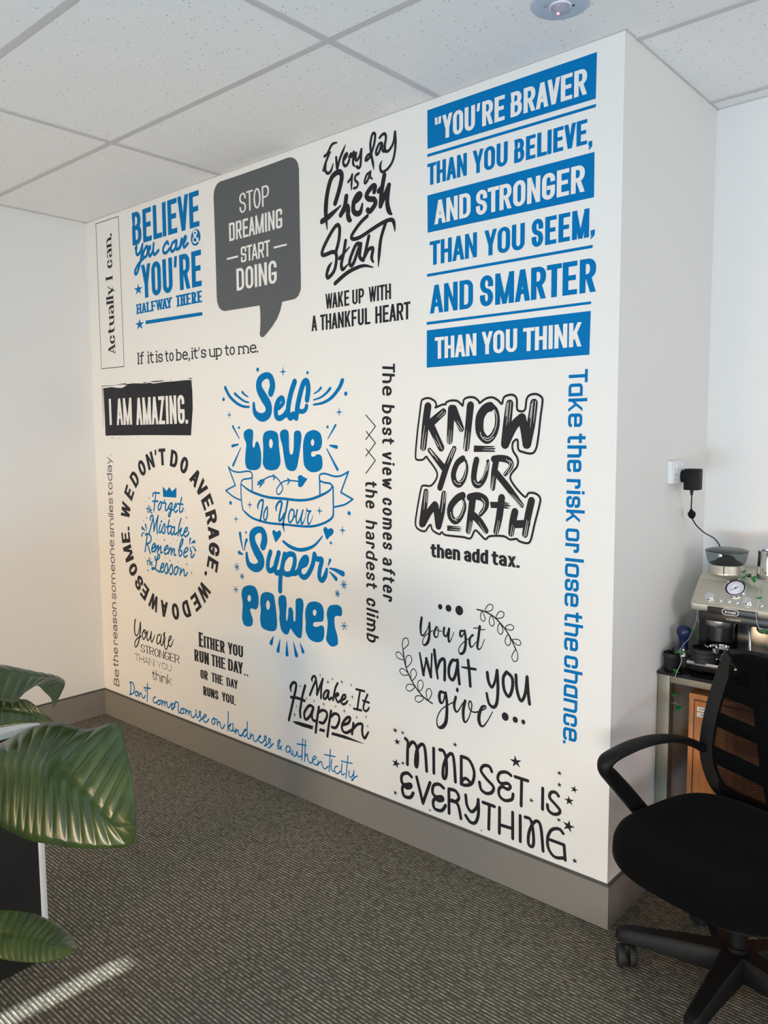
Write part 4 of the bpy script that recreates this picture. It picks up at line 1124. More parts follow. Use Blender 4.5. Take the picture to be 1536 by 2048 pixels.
 ('leafy_sprig','black',0,'',"""S 5 2538,954 2566,952 2598,943 2629,924 2661,894 2684,861 2696,839
C 3.4 2572,953 2577,968 2588,979 2602,977 2601,963 2588,955
C 3.4 2616,936 2622,951 2633,961 2647,958 2645,944 2632,937
C 3.4 2653,908 2663,918 2676,922 2687,915 2680,904 2666,903
C 3.3 2682,871 2695,875 2709,874 2715,863 2705,856 2692,861
C 3.3 2696,839 2703,823 2702,806 2689,798 2680,810 2685,826
C 3.4 2558,949 2567,939 2572,926 2565,916 2554,923 2553,936
C 3.4 2596,941 2605,930 2609,916 2601,905 2590,913 2590,928
C 3.4 2631,919 2641,907 2644,892 2634,882 2624,891 2624,906
C 3.3 2665,886 2673,872 2674,857 2663,848 2653,858 2656,873"""),
 ('leafy_sprig','black',0,'',"""S 5.8 2342,576 2299,592 2262,622 2234,657 2212,702 2203,753
C 3.8 2202,757 2200,777 2206,795 2223,800 2230,783 2219,767
C 3.8 2208,716 2190,714 2173,719 2168,734 2183,740 2198,731
C 3.8 2219,690 2215,711 2220,730 2237,737 2246,721 2236,703
C 3.8 2229,663 2212,656 2195,657 2186,670 2198,680 2215,675
C 3.8 2245,643 2240,662 2243,681 2258,689 2268,674 2260,656
C 3.7 2259,623 2248,608 2232,599 2217,606 2223,622 2241,627
C 3.7 2280,609 2274,627 2276,645 2291,653 2300,639 2294,622
C 3.7 2301,589 2291,574 2275,566 2261,572 2266,587 2283,592
C 3.7 2321,585 2314,603 2316,621 2330,629 2339,616 2334,599"""),
]),
('black rounded-line decal among small stars reading MINDSET IS EVERYTHING, lowest at right',[
 ('text_line','black',0,'',"""S 14.1 2212,410 2225,399 2223,360 2222,311
S 13.9 2225,379 2246,405 2264,397 2273,363 2269,317 2261,323 2266,371 2282,401 2300,408 2309,383 2315,311
S 13.5 2348,407 2349,313
S 13.3 2376,409 2394,408 2406,378 2407,328 2400,307 2391,313 2394,355 2412,395 2433,408 2442,373 2447,308
S 13 2473,409 2473,307
S 12.9 2473,410 2507,406 2529,368 2521,326 2495,309 2475,309 2481,327 2496,334 2513,324
S 12.5 2603,391 2592,406 2569,402 2558,381 2581,358 2610,338 2604,316 2581,305 2559,313 2552,337
S 12.1 2681,399 2662,405 2636,395 2628,372 2641,359 2668,367 2679,358 2668,346 2647,349 2633,335 2636,312 2658,303 2685,315 2690,335
S 11.9 2723,399 2722,304
P 11.8 2697,399 2747,399
S 11.5 2804,390 2804,318
S 11.3 2862,381 2852,390 2835,385 2830,366 2850,350 2868,335 2863,321 2843,314 2826,322 2822,339"""),
 ('text_line','black',0,'',"""S 14.2 2242,268 2223,277 2196,263 2193,235 2209,227 2236,237 2239,228 2219,217 2203,222 2196,204 2206,181 2236,185 2250,206
S 13.5 2394,269 2373,277 2348,265 2343,236 2360,225 2385,233 2391,224 2373,214 2354,216 2345,197 2354,177 2385,180 2403,205
S 13.3 2418,272 2419,181
S 13.2 2418,272 2448,274 2463,254 2449,234 2425,231 2440,234 2460,223 2472,178
S 12.8 2493,272 2499,235 2519,218 2542,244 2547,272
S 12.8 2547,272 2548,221 2536,184 2513,178 2493,196
S 12.5 2594,267 2592,178
S 12.3 2636,270 2636,178
S 12.1 2689,270 2690,177
S 12 2719,268 2720,177
S 11.7 2738,269 2759,267 2769,231 2772,190 2765,174 2752,181 2754,221 2771,260 2789,270 2800,246 2808,174
S 11.4 2881,260 2866,270 2839,258 2825,227 2828,191 2851,169 2885,177
P 13.9 2267,274 2297,181 2331,271
P 12.5 2567,268 2615,268
P 12.2 2637,209 2690,212
P 11.3 2833,222 2885,222 2890,172"""),
 ('star','black',0,'',"""* 2161.8 429.9 12.1 11.6 9"""),
 ('star','black',0,'',"""* 2199.2 429.7 8.6 8.9 -9"""),
 ('star','black',0,'',"""* 2171.6 386.9 14.8 14.8 9"""),
 ('star','black',0,'',"""* 2164.9 299.2 18.9 20.3 -9"""),
 ('star','black',0,'',"""* 2199.8 309.9 8.7 9 9"""),
 ('star','black',0,'',"""* 2445 446.1 10.1 9.9 -9"""),
 ('star','black',0,'',"""* 2699.2 452 19.9 22.4 9"""),
 ('star','black',0,'',"""* 2864.2 459 8.7 9 -9"""),
 ('star','black',0,'',"""* 2864.8 419.9 8.2 9.9 9"""),
 ('star','black',0,'',"""* 2917.9 420 11.7 13.3 -9"""),
 ('star','black',0,'',"""* 2900.6 376.7 15.2 17 9"""),
 ('star','black',0,'',"""* 2761.3 335.1 8.7 9.3 -9"""),
 ('star','black',0,'',"""* 2864.8 300.7 8.2 8.2 9"""),
 ('star','black',0,'',"""* 2899.7 290.8 19 21.6 -9"""),
 ('star','black',0,'',"""* 2924.1 181.7 9.4 9.9 9"""),
 ('star','black',0,'',"""* 2160.7 180.4 9.5 10.8 -9"""),
 ('star','black',0,'',"""* 2330.8 164.5 6.9 5.2 9"""),
 ('star','black',0,'',"""* 2560.6 162.1 4.5 3.9 -9"""),
]),
]
def build_decals():
    mats={'blue':M['vinyl_blue'],'black':M['vinyl_black'],'grey':M['vinyl_grey'],'white':M['wall_paint']}
    for label,parts in DECALS:
        made=[]
        for nm,col,layer,plabel,src in parts:
            sh=Sheet(); sh.run(src); made.append((nm,col,layer,plabel,sh))
        xs=[v[0] for m in made for v in m[4].v]; zs=[v[1] for m in made for v in m[4].v]
        root=thing('wall_decal',label,'wall decal',((min(xs)+max(xs))/2000,-.0006,min(zs)/1000),group='motivational wall decals')
        ox,oz=root.location.x*1000,root.location.z*1000
        for nm,col,layer,plabel,sh in made:
            me=flat_mesh(sh,nm,lambda x,y: ((x-ox)/1000,-.0007*layer,(y-oz)/1000))
            o=link(nm,me,mats[col],root)
            if nm=='brush_streak': o['kind']='stuff'
            if plabel: o['label']=plabel
            if col=='white' and not plabel: o['label']='pale wall-coloured '+nm.replace('_',' ')
build_decals()
CHX,CHY,CHR=3.44,-.03,math.radians(-14)
LEGA=math.radians(219.5-9); CAST=[1.9,2.4,1.2,3.0,.6]
LEAVES=[('big broad leaf arching to the right', 17, [(1913, -1467, 738), (1995, -1436, 750), (2066, -1416, 758), (2132, -1400, 767), (2192, -1390, 769), (2246, -1385, 768), (2320, -1368, 735), (2388, -1355, 700), (2452, -1346, 672), (2524, -1325, 682)], [(1850, -1444, 725), (1928, -1410, 740), (1987, -1394, 756), (2074, -1353, 808), (2160, -1320, 831), (2253, -1289, 830), (2346, -1258, 858), (2404, -1273, 816), (2458, -1293, 770), (2516, -1318, 682)], [(1978, -1493, 713), (2065, -1471, 636), (2129, -1463, 604), (2189, -1453, 597), (2245, -1442, 596), (2302, -1427, 601), (2374, -1396, 604), (2442, -1364, 613), (2509, -1331, 632), (2534, -1328, 686)]), ('top leaf with drooping tip', 13, [(1920, -1421, 940), (2014, -1370, 950), (2077, -1347, 948), (2135, -1329, 951), (2180, -1321, 952), (2211, -1328, 943), (2229, -1347, 924), (2244, -1369, 904)], [(1867, -1400, 951), (1941, -1365, 953), (2006, -1341, 950), (2073, -1319, 946), (2135, -1307, 947), (2184, -1311, 947), (2222, -1330, 939), (2244, -1369, 901)], [(1966, -1443, 868), (2039, -1410, 885), (2091, -1395, 889), (2126, -1390, 917), (2169, -1375, 945), (2205, -1370, 934), (2233, -1368, 922), (2252, -1374, 906)]), ('half-hidden middle leaf', 11, [(1947, -1437, 848), (2021, -1403, 859), (2094, -1372, 859), (2148, -1359, 859), (2197, -1349, 853)], [(1903, -1419, 868), (1989, -1389, 873), (2063, -1370, 886), (2119, -1367, 889), (2197, -1349, 855)], [(1991, -1456, 808), (2054, -1419, 822), (2111, -1387, 836), (2158, -1364, 843), (2197, -1349, 852)]), ('low leaf near the carpet', 15, [(2082, -1529, 336), (2148, -1507, 354), (2213, -1487, 368), (2267, -1475, 378), (2322, -1464, 387), (2377, -1452, 396), (2439, -1435, 404)], [(2038, -1510, 379), (2109, -1477, 387), (2181, -1447, 397), (2251, -1426, 399), (2312, -1420, 403), (2379, -1416, 397), (2430, -1429, 399)], [(2126, -1548, 313), (2196, -1523, 320), (2254, -1507, 329), (2305, -1494, 341), (2352, -1480, 353), (2402, -1460, 374), (2448, -1439, 408)])]
POT=(2.330,-1.870)
# ---------------------------------------------------------------- more materials
m=mat('leaf',(50,66,30),.3); t=NT(m)
t.l(t.ramp(t.noise(14,3),[(.3,(38,54,24)),(.7,(60,74,34))]),t.b.inputs['Base Color']); t.b.inputs['Coat Weight'].default_value=.25
mat('leaf_stalk',(70,100,45),.4)
m=mat('beech',(186,122,72),.45); t=NT(m)
t.l(t.ramp(t.noise(1,5,mapscale=(60,60,2.2)),[(.3,(172,108,60)),(.7,(200,136,84))]),t.b.inputs['Base Color'])
mat('gap_shade',(70,42,28),.6)
mat('smoke',(205,212,212),.05,0,Transmission_Weight=.97,IOR=1.08); mat('lid_black',(30,30,38),.3)
mat('chrome',(220,220,222),.07,1); mat('dial_white',(222,222,235),.3); mat('ink',(28,28,30),.5)
mat('tamper_blue',(14,28,66),.4); mat('rubber',(22,23,24),.65); mat('bean',(26,18,14),.45)
mat('ivy',(18,128,58),.4); mat('wire_pale',(196,196,186),.4); mat('label_white',(225,226,224),.5)
mat('flange',(176,188,202),.4); mat('pot_dark',(40,39,38),.5); mat('soil',(40,30,22),.95)
m=mat('led_red',(255,90,90),.3); m.node_tree.nodes['Principled BSDF'].inputs['Emission Color'].default_value=(1,.12,.12,1); m.node_tree.nodes['Principled BSDF'].inputs['Emission Strength'].default_value=6
mat('lens',(225,232,240),.08,0,Transmission_Weight=.85,IOR=1.3)
m=mat('back_mesh',(5,5,6),1,0,Specular_IOR_Level=.1); t=NT(m)   # woven mesh: fine threads with open gaps
sp_=t.n('ShaderNodeSeparateXYZ'); t.l(t.tc.outputs['Object'],sp_.inputs[0])
u_=t.math('ADD',t.math('MULTIPLY',sp_.outputs[2],260),t.math('MULTIPLY',sp_.outputs[0],-110))
gap=t.math('GREATER_THAN',t.math('FRACT',u_),.72); t.l(t.math('SUBTRACT',1,t.math('MULTIPLY',gap,.9)),t.b.inputs['Alpha'])
m=mat('seat_fabric',(5,5,5),1,0,Specular_IOR_Level=.1); t=NT(m); t.b.inputs['Sheen Weight'].default_value=.02; t.b.inputs['Sheen Roughness'].default_value=.5; t.bump(t.noise(900,1),.25,.001)
def place(o,*,loc=None,rot=None):
    if loc: o.location=loc
    if rot: o.rotation_euler=rot
    return o
def decal_on(name,src_fn,to3d,mt,parent):
    sh=Sheet(); src_fn(sh); return link(name,flat_mesh(sh,name,to3d),mt,parent)
# ---------------------------------------------------------------- emergency downlight
t_=thing('emergency_downlight','round pale emergency downlight with small red indicator set in ceiling tile','ceiling light',(2.966,-.245,H_))
latheo('flange',M['flange'],t_,[(0,-.004),(.028,-.004),(.03,-.006),(.066,-.008),(.075,-.005),(.078,0),(0,0)],48)
latheo('lens',M['lens'],t_,[(.026,-.006),(.0255,-.012),(.021,-.020),(.012,-.025),(0,-.0265)],36)
latheo('lens_ring',M['plastic_white'],t_,[(.024,-.0055),(.0245,-.010),(.0285,-.010),(.0295,-.0055)],36)
place(latheo('indicator',M['led_red'],t_,[(0,-.027),(.003,-.0265),(.004,-.0235),(0,-.0235)],12),loc=(-.003,-.006,-.0015))
decal_on('printed_mark',lambda s:(s.fan(-30,-30,2.2,2.2,12),s.stroke(1.4,[(-24,-33),(-18,-30)],'P'),s.fan(-36,-26,1.4,1.4,10),s.stroke(1.2,[(-30,-25),(-24,-27)],'P')),lambda x,y:(x/1000,y/1000,-.0085),M['ink'],t_)
place(latheo('screw',M['ink'],t_,[(0,-.0095),(.003,-.009),(.003,-.007)],10),loc=(.03,.018,0))
# ---------------------------------------------------------------- power outlet, adaptor, lead
t_=thing('power_outlet','white double power outlet with two rocker switches on return wall','power outlet',(W_,.4445,1.426))
boxo('mounting_block',M['plastic_white'],t_,0,.017,-.0575,.0575,-.0385,.0385,.003)
boxo('face_plate',M['plastic_white'],t_,.017,.0205,-.0565,.0565,-.0375,.0375,.0015)
for y in (-.028,.016):
    boxo('switch',M['plastic_white'],t_,.0205,.0255,y-.007,y+.007,.012,.028,.002)
bm=bmesh.new()
for dx,a in ((-.036,.45),(-.022,-.45),(-.029,0)):
    box(bm,.0205,.0212,-.0008,.0008,-.004,.004,mtx=Matrix.Translation((0,dx,-.010 if a else -.024))@Matrix.Rotation(a,4,'X'))
from_bm(bm,'socket_slots',M['ink'],t_)
A_=thing('power_adaptor','black plug-in power adaptor with hanging lead in the white outlet','power adaptor',(W_+.0205,.470,1.401))
bm=bmesh.new(); box(bm,.012,.062,-.022,.022,-.036,.036,.004); from_bm(bm,'body',M['black_plastic'],A_,angle=35)
bm=bmesh.new(); lathe(bm,[(0,0),(.0215,0),(.0215,.0125),(0,.0125)],32,Matrix.Translation((.0005,0,.010))@Matrix.Rotation(PI/2,4,'Y')); from_bm(bm,'plug_base',M['black_plastic'],A_,angle=40)
latheo('strain_relief',M['rubber'],A_,[(0,-.036),(.0065,-.036),(.004,-.054),(0,-.054)],16).location=(.034,0,0)
L0=Vector((W_+.0545,.470,1.347))
CORD=[L0,Vector((W_+.054,.473,1.335)),Vector((W_+.049,.485,1.318)),Vector((W_+.044,.498,1.299))]
def rel(P,o): return [Vector(p)-o.location for p in P]
tubeo('lead',M['rubber'],A_,rel(CORD,A_),.0022,8,smoothpath=5)
c0=Vector((W_+.043,.500,1.296)); c1=Vector((W_+.040,.522,1.262))
ax=(c1-c0).normalized(); q=ax.to_track_quat('Z','Y').to_matrix().to_4x4(); l_=(c1-c0).length
bm=bmesh.new(); lathe(bm,[(0,0),(.004,0),(.0045,.006),(.007,.007),(.007,.013),(.0125,.016),(.0135,.022),(.012,.029),(.0075,.031),(.0075,.036),(.004,l_-.001),(0,l_)],20,Matrix.Translation(c0-A_.location)@q); from_bm(bm,'inline_connector',M['black_plastic'],A_,angle=40)
tubeo('lead',M['rubber'],A_,rel([c1,(W_+.047,.545,1.236),(W_+.066,.575,1.208),(W_+.088,.600,1.190),(W_+.104,.612,1.165),(W_+.110,.660,1.110),(W_+.112,.744,1.05),(W_+.112,.7445,.98)],A_),.0022,8,smoothpath=6)
# ---------------------------------------------------------------- coffee bench
TZ=.757; TY=.342
T_=thing('coffee_bench','stainless steel framed bench with black glass top in the recess','bench table',(W_+.004,TY,0)); bx=lambda n,m_,*b,**k: boxo(n,m_,T_,*b,**k)
TW,TD=1.25,.402
bx('glass_top',M['black_glass'],0,TW,-.004,TD,TZ-.010,TZ,bev=.0015)
for x in (0.001,TW-.041):
    for y in (.006,TD-.042): bx('leg',M['steel_leg'],x,x+.040,y,y+.040,0,TZ-.0105,bev=.002)
bx('rail',M['steel_leg'],.0415,TW-.0415,.008,.033,TZ-.036,TZ-.0105,bev=.001); bx('rail',M['steel_leg'],.0415,TW-.0415,TD-.035,TD-.010,TZ-.036,TZ-.0105,bev=.001)
# ---------------------------------------------------------------- cabinet below
c_=thing('storage_cabinet','beech storage cabinet with labelled door below the coffee bench','cabinet',(3.135,.385,0)); bx=lambda n,m_,*b,**k: boxo(n,m_,c_,*b,**k)
CW=.62; CH=.689
bm=bmesh.new(); box(bm,0,.0165,0,.33,0,CH-.019,.001); box(bm,CW-.0165,CW,0,.33,0,CH-.019,.001); box(bm,.0165,CW-.0165,.02,.33,.06,.078); box(bm,.0165,CW-.0165,.315,.33,.078,CH-.019); box(bm,.0165,CW-.0165,.012,.03,0,.06)
from_bm(bm,'carcass',M['beech'],c_); bx('cabinet_top',M['beech'],0,CW,-.002,.33,CH-.0189,CH,bev=.001)
bx('shadow_gap',M['gap_shade'],.0166,CW-.0166,.006,.0195,.0605,CH-.0192)  # dark-coloured board behind the doors; the gaps' shade is in its colour
for a,b in ((.0195,.308),(.311,CW-.0195)):
    d=bx('door',M['beech'],a,b,-.001,.0055,.064,CH-.0225,bev=.001)
    tubeo('handle',M['steel'],d,[((.29 if a<.2 else .33),-.001,.44),((.29 if a<.2 else .33),-.026,.44),((.29 if a<.2 else .33),-.026,.54),((.29 if a<.2 else .33),-.001,.54)],.005,8)
    if a<.2:
        for z in (.640,.621): boxo('label_sticker',M['label_white'],d,.0275,.060,-.0016,-.00105,z-.008,z+.0075)
        decal_on('label_print',lambda s:(s.stroke(2.2,[(36,640),(40,641)],'P'),s.stroke(2.2,[(42,639.5),(48,640.5)],'P'),s.stroke(2.2,[(50,640),(56,640)],'P'),s.stroke(2.6,[(41,621),(46,622)],'P'),s.stroke(2.6,[(47,620.5),(52,621.5)],'P')),lambda x,y:(x/1000,-.0018,y/1000),M['ink'],d)
# ---------------------------------------------------------------- espresso machine
MX,MW=3.120,.290
E_=thing('espresso_machine','stainless steel espresso machine with round pressure gauge and bean hopper','coffee machine',(MX,.40,TZ))
eb=lambda n,m_,*b,**k: boxo(n,m_,E_,*b,**k)
HB=.212                                   # underside of the head above the bench
# feet and base with drip tray
bm=bmesh.new(); box(bm,.004,MW-.004,.0,.335,.008,.030,.002); box(bm,.004,.032,.085,.335,.030,HB+.01); box(bm,MW-.03,MW-.004,.085,.335,.030,HB+.01); box(bm,.032,MW-.03,.16,.335,.030,HB+.01)
from_bm(bm,'base',M['black_plastic'],E_,angle=35)
for x in (.03,MW-.03):
    for y in (.03,.30): latheo('foot',M['rubber'],E_,[(0,0),(.014,0),(.013,.008),(0,.008)],16).location=(x,y,0)
bm=bmesh.new(); box(bm,.004,MW-.004,-.010,.155,.0305,.0352,.001); d=from_bm(bm,'drip_tray',M['gloss_black'],E_,angle=35)
bm=bmesh.new(); box(bm,.002,MW-.002,-.013,-.009,.028,.041,.001); box(bm,.002,.006,-.009,.08,.028,.041,.001); from_bm(bm,'tray_trim',M['steel_bright'],d,angle=35)
bm=bmesh.new(); x0,x1,y0,y1=.112,MW-.012,.005,.14
n_=11
for i in range(n_+1):
    x=x0+(x1-x0)*i/n_; box(bm,x-.004,x+.004,y0,y1,.0425,.0445)
box(bm,x0,x1,y0-.006,y0+.004,.0425,.0445); box(bm,x0,x1,y1-.004,y1+.006,.0425,.0445); box(bm,x0,x1,.066,.078,.0425,.0445); box(bm,x0-.004,x1+.004,y0-.008,y0-.006,.0355,.0445); box(bm,x0-.004,x1+.004,y1+.004,y1+.006,.0355,.0445)
from_bm(bm,'drip_grille',M['steel'],d)
bm=bmesh.new(); box(bm,.0,.004,.09,.335,.010,HB+.012,.001); box(bm,MW-.004,MW,.09,.335,.010,HB+.012,.001); from_bm(bm,'side_panel',M['steel'],E_,angle=35)
eb('back_splash',M['steel'],.112,MW-.032,.153,.159,.046,HB-.03,bev=.001)
# head: profile in (y,z) swept along x with rounded ends
prof=[(.004,HB+.008),(.008,HB),(.335,HB),(.335,.318),(.330,.322),(.098,.322),(.084,.318),(.074,.309),(.003,HB+.022)]
bm=bmesh.new(); n=len(prof); rings=[]
for x,ins in ((0,.010),(.003,.004),(.010,0),(MW-.010,0),(MW-.003,.004),(MW,.010)):
    cy,cz=.17,.265; rings.append([bm.verts.new((x,y+(ins if y<cy else -ins*.2),z+(ins if z<cz else -ins)*.5)) for y,z in prof])
for a,b in zip(rings,rings[1:]):
    for i in range(n): bm.faces.new((a[i],a[(i+1)%n],b[(i+1)%n],b[i]))
bm.faces.new(rings[0][::-1]); bm.faces.new(rings[-1]); from_bm(bm,'head',M['steel_warm'],E_,angle=30)
# sloping control fascia: local frame (u along x, v up the slope)
P0=Vector((0,.003,HB+.022)); P1=Vector((0,.074,.309)); vdir=(P1-P0).normalized(); nrm=Vector((0,-vdir.z,vdir.y)); vl=(P1-P0).length
def on(u,v,h=0): return Vector((u,0,0))+P0+vdir*v+nrm*h
FM=Matrix(((1,0,0,0),(0,vdir.y,nrm.y,0),(0,vdir.z,nrm.z,0),(0,0,0,1)))
def fm(u,v,h=0): return Matrix.Translation(on(u,v,h))@FM
bm=bmesh.new(); r=.012; o_=[]
for cx,cy,a0 in ((MW-.012-r,r+.002,-90),(MW-.012-r,vl-r-.003,0),(.012+r,vl-r-.003,90),(.010+r,r+.002,180)):
    for k in range(7): a=math.radians(a0+15*k); o_.append((cx+r*math.cos(a),cy+r*math.sin(a)))
prism(bm,o_,.0022,Matrix.Translation(on(0,0,.0002))@FM,.0008); f_=from_bm(bm,'control_panel',M['steel_warm'],E_,angle=35)
bm=bmesh.new(); tube(bm,[on(u,v,.0015) for u,v in o_],.0009,6,True); from_bm(bm,'panel_edge',M['steel_bright'],f_,angle=60)
def gk(name,u,v,prof_,mt,par,seg=32): 
    bm=bmesh.new(); lathe(bm,prof_,seg,fm(u,v)); return from_bm(bm,name,mt,par,angle=35)
g_=gk('pressure_gauge',.132,.073,[(0,.0022),(.036,.0022),(.037,.008),(.035,.0125),(.032,.0135),(.0305,.0115),(.0305,.008),(0,.008)],M['chrome'],E_,48)
gk('dial',.132,.073,[(0,.0088),(.0302,.0088),(.0302,.0081)],M['dial_white'],g_)
gk('dial_bezel',.132,.073,[(.0262,.0089),(.0265,.0102),(.0305,.0125),(.0307,.0089)],M['ink'],g_)
def dial(s):
    s.stroke(1.8,[(-12.5,-10.5),(8,6.6)],'P'); s.fan(0,0,3.2,3.2,14); s.fan(5,4,2.2,2.2,10)
    for k in range(28):
        a=math.radians(225-270*k/27); s.stroke(.5 if k%3 else .9,[(20*math.cos(a),20*math.sin(a)),((22.5 if k%3 else 23.5)*math.cos(a),(22.5 if k%3 else 23.5)*math.sin(a))],'P')
    s.stroke(.5,[(17*math.cos(math.radians(225-9*k)),17*math.sin(math.radians(225-9*k))) for k in range(31)],'P')
decal_on('needle_and_scale',dial,lambda x,y:on(.132+x/1000,.073+y/1000,.0092),M['ink'],g_)
for u,v,r_ in ((.062,.026,.0155),(.180,.026,.0155)):
    k=gk('selector_knob',u,v,[(0,.0022),(r_+.0025,.0022),(r_+.0025,.004),(r_,.0045),(r_-.001,.017),(r_-.0025,.0185),(0,.0185)],M['chrome'],E_)
for u in (.096,.122,.148,.222,.252): gk('push_button',u,.024,[(.0096,.0022),(.0096,.0034),(.0078,.0036),(.0076,.0058),(.0068,.0066),(0,.0066)],M['steel_bright'],E_,24)
# badge strip under the fascia
eb('badge_strip',M['gloss_black'],.060,.215,-.0005,.006,HB-.004,HB+.0195,bev=.001)
bm=bmesh.new(); o_=[]
for cx,a0 in ((.150,-90),(.118,90)):
    for k in range(13): a=math.radians(a0+15*k); o_.append((cx+.0095*math.cos(a),.0095*math.sin(a)))
BM_=Matrix.Translation((0,-.0006,HB+.0085))@Matrix.Rotation(PI/2,4,'X')
prism(bm,o_,.0018,BM_,.0004); b_=from_bm(bm,'brand_badge',M['gloss_black'],E_,angle=35)
bm=bmesh.new(); tube(bm,[BM_@Vector((x,y,.0018)) for x,y in o_],.0013,6,True); from_bm(bm,'badge_rim',M['plastic_white'],b_,angle=60)
decal_on('badge_lettering',lambda s:s.text(FONTS['plain'],"De'Longhi",34,8.5,lambda p,q:(p,q)),lambda x,y:(.117+x/1000,-.0028,HB+.0045+y/1000),M['plastic_white'],b_)
eb('lower_fascia',M['gloss_black'],.030,MW-.03,.004,.085,HB-.030,HB-.0005,bev=.003)
decal_on('model_lettering',lambda s:s.text(FONTS['light'],'La',8,6,lambda p,q:(p,q)) or s.text(FONTS['light'],'Specialista',34,6,lambda p,q:(p+12,q)),lambda x,y:(.120+x/1000,.0034,HB-.019+y/1000),M['steel_warm'],E_)
# grinder outlet, portafilter, group, steam wand
def lz(name,x,y,prof_,mt,par,seg=36): o=latheo(name,mt,par,prof_,seg); o.location=(x,y,0); return o
lz('grinder_collar',.085,.058,[(0,HB-.031),(.046,HB-.031),(.046,HB-.048),(.043,HB-.052),(0,HB-.052)],M['steel'],E_)
lz('grinder_cradle',.085,.060,[(0,HB-.0525),(.043,HB-.0525),(.041,HB-.100),(.037,HB-.104),(0,HB-.104)],M['gloss_black'],E_)
tubeo('cradle_fork',M['chrome'],E_,[(.045,.04,HB-.118),(.052,.022,HB-.122),(.085,.012,HB-.125),(.118,.022,HB-.122),(.125,.04,HB-.118)],.003,8,smoothpath=5)
p_=lz('portafilter',.092,.035,[(.034,.078),(.036,.092),(.0345,.092),(.033,.080),(.026,.062),(0,.060),(0,.057),(.027,.059),(.034,.070)],M['steel_bright'],E_)
o=tubeo('portafilter_spout',M['chrome'],p_,[(0,0,.058),(-.006,-.004,.050),(-.018,-.006,.046),(-.020,-.006,.036)],.006,10,smoothpath=4)
o=tubeo('portafilter_spout',M['chrome'],p_,[(0,0,.058),(.006,-.004,.050),(.018,-.006,.046),(.020,-.006,.036)],.006,10,smoothpath=4)
tubeo('portafilter_neck',M['chrome'],p_,[(.034,-.006,.078),(.062,-.020,.074)],.006,10)
tubeo('portafilter_handle',M['gloss_black'],p_,[(.060,-.019,.0745),(.075,-.026,.073),(.11,-.042,.068),(.15,-.06,.062),(.185,-.072,.057)],[.009,.0125,.012,.0135,.011],14,smoothpath=0)
tubeo('steam_wand',M['chrome'],E_,[(.182,.06,HB-.030),(.182,.045,HB-.055),(.187,.032,HB-.085),(.190,.026,HB-.115)],.0042,10,smoothpath=5)
lz('group_head',.232,.07,[(0,HB-.031),(.036,HB-.031),(.036,HB-.050),(.031,HB-.056),(0,HB-.056)],M['steel'],E_)
# hopper
HX,HY=.066,.155
h_=lz('hopper_collar',HX,HY,[(0,.322),(.058,.322),(.0585,.326),(.056,.330),(.056,.350),(.054,.353),(0,.353)],M['steel_warm'],E_,48)
eb('collar_seam',M['ink'],HX+.009,HX+.0115,HY-.0582,HY-.051,.324,.352)
lz('bean_hopper',HX,HY,[(.046,.3535),(.057,.3545),(.062,.366),(.0665,.384),(.068,.398),(.0668,.398),(.0652,.384),(.0605,.366),(.056,.3562),(.046,.3555)],M['smoke'],E_,56)
lz('hopper_funnel',HX,HY,[(.045,.3565),(.053,.3570),(.034,.366),(.020,.380),(.010,.384),(0,.384)],M['gloss_black'],E_,36)
lz('hopper_lid',HX,HY,[(0,.4085),(.036,.4078),(.056,.4050),(.0695,.400),(.070,.3975),(.0675,.3965),(0,.3985)],M['lid_black'],E_,56)
boxo('lid_catch',M['steel_bright'],E_,HX-.006,HX+.007,HY-.0700,HY-.0665,.383,.396,bev=.001)
# ---------------------------------------------------------------- things on the bench and on the machine
t_=thing('milk_pitcher','polished steel milk pitcher standing on top of the espresso machine','pitcher',(MX+.212,.40+.150,TZ+.3222))
latheo('body',M['steel_bright'],t_,[(0,0),(.043,0),(.0455,.003),(.046,.012),(.0435,.055),(.0425,.075),(.044,.088),(.0428,.088),(.0413,.075),(.0425,.055),(.0445,.012),(.042,.004),(0,.004)],56)
latheo('rim',M['chrome'],t_,[(.0428,.0878),(.0442,.0878),(.0446,.089),(.0435,.0902),(.0426,.089)],56)
tubeo('handle',M['steel_bright'],t_,[(.0435,.0,.075),(.066,.0,.072),(.074,.0,.045),(.064,.0,.016),(.0455,.0,.012)],[(.003,.006)]*25,8,smoothpath=6)
t_=thing('usb_plug','tiny dark square connector lying beside the steel pitcher','connector',(MX+.150,.40+.125,TZ+.3222),.5)
boxo('shell',M['black_plastic'],t_,-.006,.006,-.005,.005,0,.009,bev=.001); boxo('contact',M['ink'],t_,-.004,.004,-.0115,-.005,.002,.007)
t_=thing('tamper','blue-handled coffee tamper with steel collar on black stand','tamper',(3.088,.447,TZ))
latheo('stand',M['rubber'],t_,[(0,0),(.027,0),(.028,.004),(.028,.036),(.026,.040),(0,.040)],40)
latheo('tamper_base',M['steel'],t_,[(0,.0402),(.025,.0402),(.025,.048),(.020,.054),(.0145,.057),(.0145,.064),(0,.064)],40)
latheo('handle',M['tamper_blue'],t_,[(0,.0642),(.0145,.0642),(.0145,.085),(.0165,.098),(.0215,.108),(.0245,.118),(.0235,.130),(.018,.138),(.008,.142),(0,.1425)],40)
t_=thing('tool_cup','small black open cup of barista tools at the bench corner','cup',(3.070,.386,TZ))
latheo('cup',M['rubber'],t_,[(0,0),(.022,0),(.0235,.003),(.0245,.042),(.0262,.044),(.0262,.058),(.0245,.0585),(.0235,.046),(.0215,.006),(0,.006)],40)
